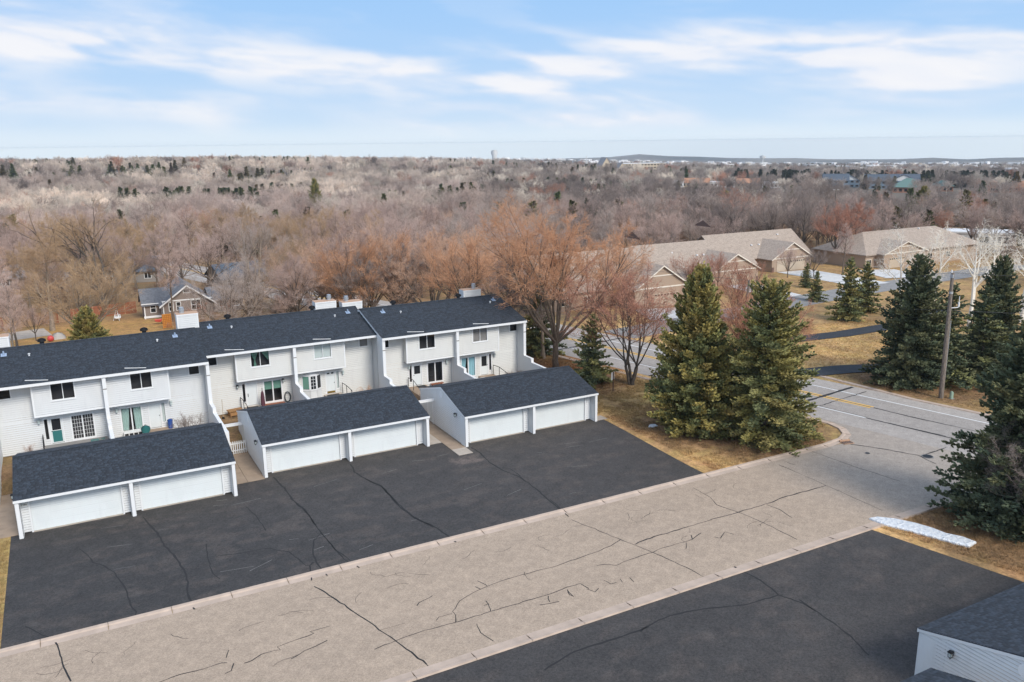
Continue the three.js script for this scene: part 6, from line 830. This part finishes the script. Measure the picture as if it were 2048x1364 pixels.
{ const blue = std(0.02, 0.08, 0.32, 0.5), t = thing('recycling_bin', 'small blue bin beside the plain white door', 'bin', [6.0, 1.3, -69.4]); new MB().tube([[0, 0, 0], [0, 0.62, 0]], [0.17, 0.2], 10, true).build('body', blue, t); new MB().tube([[0, 0.62, 0], [0, 0.68, 0], [0, 0.73, 0]], [0.22, 0.22, 0.12], 10, true).build('lid', blue, t); }
{ const t = thing('storage_box', 'pale blue white box behind the low courtyard wall of the right block', 'box', [33.5, 0.92, -68.6]); bx(-0.6, 0, -0.4, 0.6, 0.55, 0.4).build('body', M.trim, t); bx(-0.63, 0.55, -0.43, 0.63, 0.63, 0.43).build('lid', M.siding, t); }
{ const t = thing('garden_stake', 'thin wooden stake standing in the courtyard bed', 'stake', [10.3, 0.9, -70.9]); new MB().tube([[0, 0, 0], [0.03, 1.7, 0]], 0.025, 5, true).build('rod', M.tandoor, t); new MB().tube([[0, 0, 0], [0, 0.16, 0]], [0.14, 0.08], 8, true).build('foot', M.black, t); }
N('shrub', [B.brown, T.dark], 6.9, -66.9, [1.5, 1.0, 1.2], 'gnarled leafless shrub behind the left garage roof', 0.3, 'bare_shrub').position.y = 0.85;
N('shrub', [B.tan, T.rustpale], 22.9, -70.2, [0.75, 0.55, 0.7], 'dried hydrangea in front of the middle block right wall', 1.3, 'bare_shrub'); N('shrub', [B.tan, T.mauve], -3.9, -68.9, [0.5, 0.45, 0.5], 'small bare shrub against the left townhouse wall', 1.0, 'bare_shrub'); N('shrub', [B.tan, T.mauve], 0.9, -68.4, [0.5, 0.35, 0.4], 'little dried plant at the right end of the long grey porch', 2.0, 'bare_shrub');
for (const [x, z, l] of [[36.9, -69.2, 'dark low bush by the right block wall, the left one'], [37.9, -69.0, 'dark low bush by the right block wall, the right one']]) N('shrub', [B.dark, T.dark], x, z, [0.6, 0.38, 0.5], l, x, 'bare_shrub');
{ const t = thing('wire_trellis', 'thin wire plant arch beside the dried hydrangea', 'trellis', [22.2, 0.9, -70.6]); const p = []; for (let i = 0; i <= 10; i++) { const a = i / 10 * Math.PI; p.push([Math.cos(a) * 0.3, 0.75 + Math.sin(a) * 0.25, 0]); } new MB().tube([[0.3, 0, 0], ...p, [-0.3, 0, 0]], 0.012, 5).build('arch', M.rust, t); }
// beams over the walks, the picket gate
function beam(label, x0, x1, z, y) { const t = thing('entry_beam', label, 'beam'); bx(x0, y, z - 0.07, x1, y + 0.18, z + 0.07).build('beam', M.trim, t); bx(x0 + 0.02, y + 0.18, z - 0.09, x1 - 0.02, y + 0.21, z + 0.09).build('cap', M.trim, t); }
beam('white beam across the walk between the left and middle garages', 9.3, 10.93, -65.3, 1.95); beam('short white beam stub beside the courtyard wall column', 8.75, 9.1, -62.2, 2.3); beam('white beam across the walk between the middle and right garages', 24.3, 26.15, -62.6, 2.2);
{ const t = thing('picket_gate', 'white picket gate across the walk beside the middle garage', 'gate', [0, 0, 0]); for (const y of [0.3, 0.85]) bx(9.62, y, -64.12, 10.88, y + 0.08, -64.09).build('rail', M.trim, t); for (let i = 0; i < 8; i++) { const x = 9.64 + i * 0.155; const m = new MB(); m.box(x, 0.06, -64.085, x + 0.08, 1.05, -64.06); m.poly([[x, 1.05, -64.06], [x + 0.08, 1.05, -64.06], [x + 0.04, 1.13, -64.07]]); m.build('picket', M.trim, t); } }
// ---------------------------------------------------------------- street furniture
{ const t = thing('street_sign', 'white sign seen from behind on a dark post by the lawn', 'sign', [44.9, 0, -63.1], 0.5); bx(-0.045, 0, -0.045, 0.045, 1.95, 0.045).build('post', std(0.09, 0.05, 0.035, 0.8), t); bx(-0.3, 1.15, -0.075, 0.3, 1.9, -0.05).build('panel', std(0.66, 0.68, 0.71, 0.5), t); }
function utilityPole(label, x, z, h, r, lean, extra) { const t = thing('utility_pole', label, 'utility pole', [x, ground(x, z) - 0.2, z]); new MB().tube([[0, 0, 0], [lean[0] * 0.5, h * 0.5, lean[1] * 0.5], [lean[0], h, lean[1]]], [r * 1.15, r, r * 0.72], 10, true).build('shaft', M.pole, t); extra?.(t, h, lean); return t; }
utilityPole('tall wooden utility pole beside the main road in front of the spruces', 69.5, -46, 11.9, 0.19, [-0.45, 0.1], (t, h, l) => {
  new MB().tube([[l[0] - 0.15, h, l[1]], [l[0] - 0.15, h + 0.25, l[1]]], 0.06, 8, true).build('insulator', M.trim, t); bx(l[0] - 0.17, h - 0.45, l[1] - 0.1, l[0] - 0.05, h - 0.15, l[1] + 0.16).build('bracket', M.galv, t); new MB().tube([[l[0] * 0.85, h - 1.9, l[1]], [l[0] * 0.85, h - 1.7, l[1]]], 0.17, 10, true).build('band', M.galv, t); new MB().tube([[l[0] * 0.8, h - 3.2, 0.1], [0.55, h - 3.2, 0.3], [0.62, h - 3.1, 0.3], [0.62, h - 2.2, 0.3]], 0.035, 6, true).build('riser_arm', M.trim, t); new MB().tube([[0.62, h - 3.15, 0.3], [0.62, h - 2.75, 0.3]], 0.075, 8, true).build('cutout', M.trim, t); new MB().tube([[0.16, 0.3, 0.1], [0.02, 7.5, 0.12]], 0.03, 5).build('ground_wire', M.galv, t); });
utilityPole('pale utility pole standing between the two big spruces beyond the road', 69.1, -71.2, 7.8, 0.17, [0.5, 0], null);
const crossarm = (t, h) => { bx(-1.2, h - 0.5, -0.07, 1.2, h - 0.34, 0.07).build('crossarm', M.pole, t); for (const x of [-1.1, -0.6, 0.6, 1.1]) new MB().tube([[x, h - 0.34, 0], [x, h - 0.12, 0]], 0.06, 6, true).build('insulator', M.trim, t); };
utilityPole('distant utility pole with a crossarm above the middle villa', 227, -260, 11, 0.22, [0, 0], crossarm); utilityPole('distant utility pole with a pale crossarm left of the rounded pine', 216, -226, 9, 0.22, [0, 0], crossarm); utilityPole('distant utility pole above the reddish trees', 198, -170, 13.5, 0.22, [0, 0], crossarm);
function wire(label, a, b, sag) { const p = []; for (let i = 0; i <= 16; i++) { const t = i / 16; p.push([mix(a[0], b[0], t), mix(a[1], b[1], t) - sag * 4 * t * (1 - t), mix(a[2], b[2], t)]); } tag(new MB().tube(p, 0.014, 4).build('overhead_wire', M.wire), label, 'wire'); }
wire('top overhead wire from the tall pole toward the pale pole', [69.0, 11.7, -46], [69.6, 7.5, -71.2], 0.5); wire('overhead wire from the tall pole out past the right frame edge', [69.1, 8.3, -46], [110, 8.6, -22], 0.8); wire('top overhead wire from the tall pole out past the right frame edge', [69.0, 11.7, -46], [110, 11.8, -22], 0.9); wire('lower overhead wire from the tall pole toward the left', [69.2, 8.3, -46], [69.5, 6.6, -71.2], 0.6);
wire('overhead wire from the pale pole on toward the distance', [69.6, 7.5, -71.2], [62, 8, -140], 1.2);
{ const t = thing('utility_pedestal', 'pale green utility pedestal at the foot of the tall pole', 'pedestal', [70.1, 0, -45.4]); new MB().tube([[0, 0, 0], [0, 0.62, 0], [0, 0.72, 0]], [0.17, 0.16, 0.08], 10, true).build('housing', M.green, t); bx(-0.2, 0, -0.2, 0.2, 0.06, 0.2).build('base', M.greycon, t); }
// ---------------------------------------------------------------- the yard behind: fence, chair, screen
{ const t = thing('wooden_fence', 'red brown wooden fence along the back of the yard', 'fence'), R = rng(66), tones = [[0.36, 0.13, 0.065], [0.42, 0.2, 0.1], [0.5, 0.32, 0.19], [0.46, 0.27, 0.15]].map(c => std(...c, 0.85, { map: woodTex })); const A = [-24, -138.5], Bq = [9.6, -146.5], n = 14, L = Math.hypot(Bq[0] - A[0], Bq[1] - A[1]), ux = (Bq[0] - A[0]) / L, uz = (Bq[1] - A[1]) / L; t.position.set(A[0], 0, A[1]); t.rotation.y = -Math.atan2(uz, ux);
  for (let i = 0; i < n; i++) { const x0 = L * i / n, x1 = L * (i + 1) / n, y = ground(A[0] + ux * x0, A[1] + uz * x0) - 0.05, m = tones[i < 7 ? [0, 0, 1, 2, 1, 0, 2][i] : i < 10 ? [2, 3, 2][i - 7] : 0]; bx(x0 - 0.06, y, -0.06, x0 + 0.06, y + 2.0, 0.06).build('post', m, t); for (const yy of [0.35, 1.6]) bx(x0 + 0.06, y + yy, -0.05, x1 - 0.06, y + yy + 0.1, 0.0).build('rail', m, t); for (let k = 0; k < 15; k++) { const a = mix(x0 + 0.07, x1 - 0.07, k / 15), b = mix(x0 + 0.07, x1 - 0.07, (k + 0.94) / 15); bx(a, y + 0.04, -0.085, b, y + 1.86 + 0.05 * R(), -0.055 + 0.012 * R()).build('board', R() < 0.75 ? m : tones[Math.floor(R() * 4)], t); } }
}
{ const t = thing('hanging_chair', 'white hanging garden chair on a pointed frame before the fence', 'garden chair', [6.3, ground(6.3, -140.3), -140.3], 0.4); for (const [x, z] of [[-0.5, -0.4], [0.5, -0.4], [0, 0.5]]) new MB().tube([[x, 0, z], [0, 1.9, 0]], 0.035, 5, true).build('frame_leg', M.trim, t); const g = new MB(); g.tube([[0, 0.35, 0], [0, 0.4, 0], [0, 0.55, 0]], [0.3, 0.48, 0.52], 12, true); g.build('seat', M.trim, t); for (let i = 0; i < 7; i++) { const a = -1.9 + i * 0.35; new MB().tube([[Math.cos(a) * 0.48, 0.5, Math.sin(a) * 0.48], [Math.cos(a) * 0.42, 0.95, Math.sin(a) * 0.42]], 0.03, 4).build('back_slat', M.trim, t); } }
{ const t = thing('lattice_screen', 'orange lattice screen beside the bungalow', 'garden screen', [12.2, ground(12.2, -128.5), -128.5]); const m = std(0.55, 0.22, 0.03, 0.7); for (const x of [-0.62, 0.56]) bx(x, 0, -0.04, x + 0.07, 2.15, 0.04).build('post', m, t); for (const y of [0.1, 2.05]) bx(-0.55, y, -0.03, 0.56, y + 0.08, 0.03).build('rail', m, t); bx(-0.55, 0.18, -0.02, 0.56, 2.05, 0.0).build('panel', m, t); const dk = std(0.3, 0.1, 0.02, 0.8); for (let i = 0; i < 5; i++) { const x = -0.5 + i * 0.24; bx(x, 0.2, 0.003, x + 0.05, 2.03, 0.018).build('slat', dk, t); } for (let i = 0; i < 7; i++) { const y = 0.3 + i * 0.26; bx(-0.55, y, 0.019, 0.56, y + 0.05, 0.03).build('slat', dk, t); } }
{ const t = thing('wheelbarrow', 'red wheelbarrow beside the bungalow steps', 'wheelbarrow', [11.4, ground(11.4, -133) , -133]); const g = new MB(); g.poly([[-0.5, 0.75, 0.35], [0.55, 0.75, 0.35], [0.4, 0.4, 0.22], [-0.35, 0.4, 0.22]]); g.poly([[0.55, 0.75, -0.35], [-0.5, 0.75, -0.35], [-0.35, 0.4, -0.22], [0.4, 0.4, -0.22]]); g.poly([[-0.5, 0.75, -0.35], [-0.5, 0.75, 0.35], [-0.35, 0.4, 0.22], [-0.35, 0.4, -0.22]]); g.poly([[0.55, 0.75, 0.35], [0.55, 0.75, -0.35], [0.4, 0.4, -0.22], [0.4, 0.4, 0.22]]); g.poly([[-0.35, 0.4, 0.22], [0.4, 0.4, 0.22], [0.4, 0.4, -0.22], [-0.35, 0.4, -0.22]]); g.build('tray', M.redcap, t); new MB().tube([[0.6, 0.2, -0.05], [0.6, 0.2, 0.05]], 0.2, 12, true).build('wheel', M.black, t); for (const z of [-0.25, 0.25]) new MB().tube([[0.6, 0.2, z * 0.2], [0, 0.38, z], [-0.9, 0.62, z]], 0.025, 5, true).build('handle', M.oak, t); }
{ const t = thing('garden_cover', 'grey white tarpaulin mound just behind the left ridge', 'tarpaulin', [-1.9, ground(-1.9, -129.5), -129.5]); new MB().tube([[0, -0.05, 0], [0, 0.35, 0], [0, 0.75, 0], [0, 0.9, 0]], [1.0, 0.9, 0.55, 0.05], 9).build('cover', std(0.55, 0.53, 0.5, 0.8), t); }
{ const t = thing('toy_ball', 'red playground ball behind the left ridge', 'ball', [-2.8, ground(-2.8, -127.4), -127.4]); const g = new THREE.SphereGeometry(0.42, 20, 14), m = new THREE.Mesh(g, std(0.6, 0.07, 0.06, 0.5)); m.name = 'ball'; m.position.y = 0.42; t.add(m); new MB().tube([[0, 0.82, 0], [0, 0.86, 0]], 0.04, 8, true).build('valve', M.black, t); }
// dry grass standing on the lawns, last year's leaves
{
  const R = rng(31), mb = new MB(); for (let i = 0; i < 7; i++) { const a = R() * 6.28, l = 0.035 + 0.03 * R(), h = 0.05 + 0.06 * R(), x = (R() - 0.5) * 0.08, z = (R() - 0.5) * 0.08, w = 0.006; mb.tri([x - w * Math.sin(a), 0, z + w * Math.cos(a)], [x + w * Math.sin(a), 0, z - w * Math.cos(a)], [x + Math.cos(a) * l, h, z + Math.sin(a) * l]); }
  const spots = [], put = (x0, x1, z0, z1, n, ok) => { for (let i = 0; i < n; i++) { const x = mix(x0, x1, R()), z = mix(z0, z1, R()); if (ok(x, z)) spots.push([x, z]); } };
  put(38.6, 56, -92, -43.2, 60000, (x, z) => x < roadX(z) - 3.8 && (x > 39.9 || z < -58) && Math.hypot(x - 55, z + 42) > 4 && fbm(x * 0.8, z * 0.8, 2, 5) > 0.32);
  put(41.8, 60, -31, -14, 16000, (x, z) => x > 42 + (z + 31.1) * 0.22 + 0.3 && x < roadX(z) - 4); put(66, 96, -76, -36, 26000, (x, z) => x > roadX(z) + 9.6 && segDist(x, z, PATH1) > 1.7 && segDist(x, z, PATH2) > 1.5); put(-9, -5, -56, -43, 5000, () => true);
  const im = new THREE.InstancedMesh(mb.geo(), std(1, 1, 1, 0.9), spots.length), m = new THREE.Matrix4(), q = new THREE.Quaternion(), c = new THREE.Color(), up = new THREE.Vector3(0, 1, 0); spots.forEach(([x, z], i) => { const s = 0.7 + 1.1 * R(); q.setFromAxisAngle(up, R() * 6.28); m.compose(new THREE.Vector3(x, ground(x, z) - 0.005, z), q, new THREE.Vector3(s * 1.5, s, s * 1.5)); im.setMatrixAt(i, m); const g = groundColor(x, z), b = 0.7 + 0.55 * R(); c.setRGB(g[0] * b * 0.52, g[1] * b * 0.52, g[2] * b * 0.48); im.setColorAt(i, c); }); im.name = 'dry_grass'; im.receiveShadow = true; stuff(im); tag(im, 'short dry straw coloured grass on the lawns', 'grass'); scene.add(im);
}

const renderer = new THREE.WebGLRenderer({ antialias: true });
renderer.setSize(1024, 682); renderer.shadowMap.enabled = true;
renderer.toneMapping = THREE.LinearToneMapping; renderer.toneMappingExposure = EXPOSURE;
renderer.render(scene, camera);
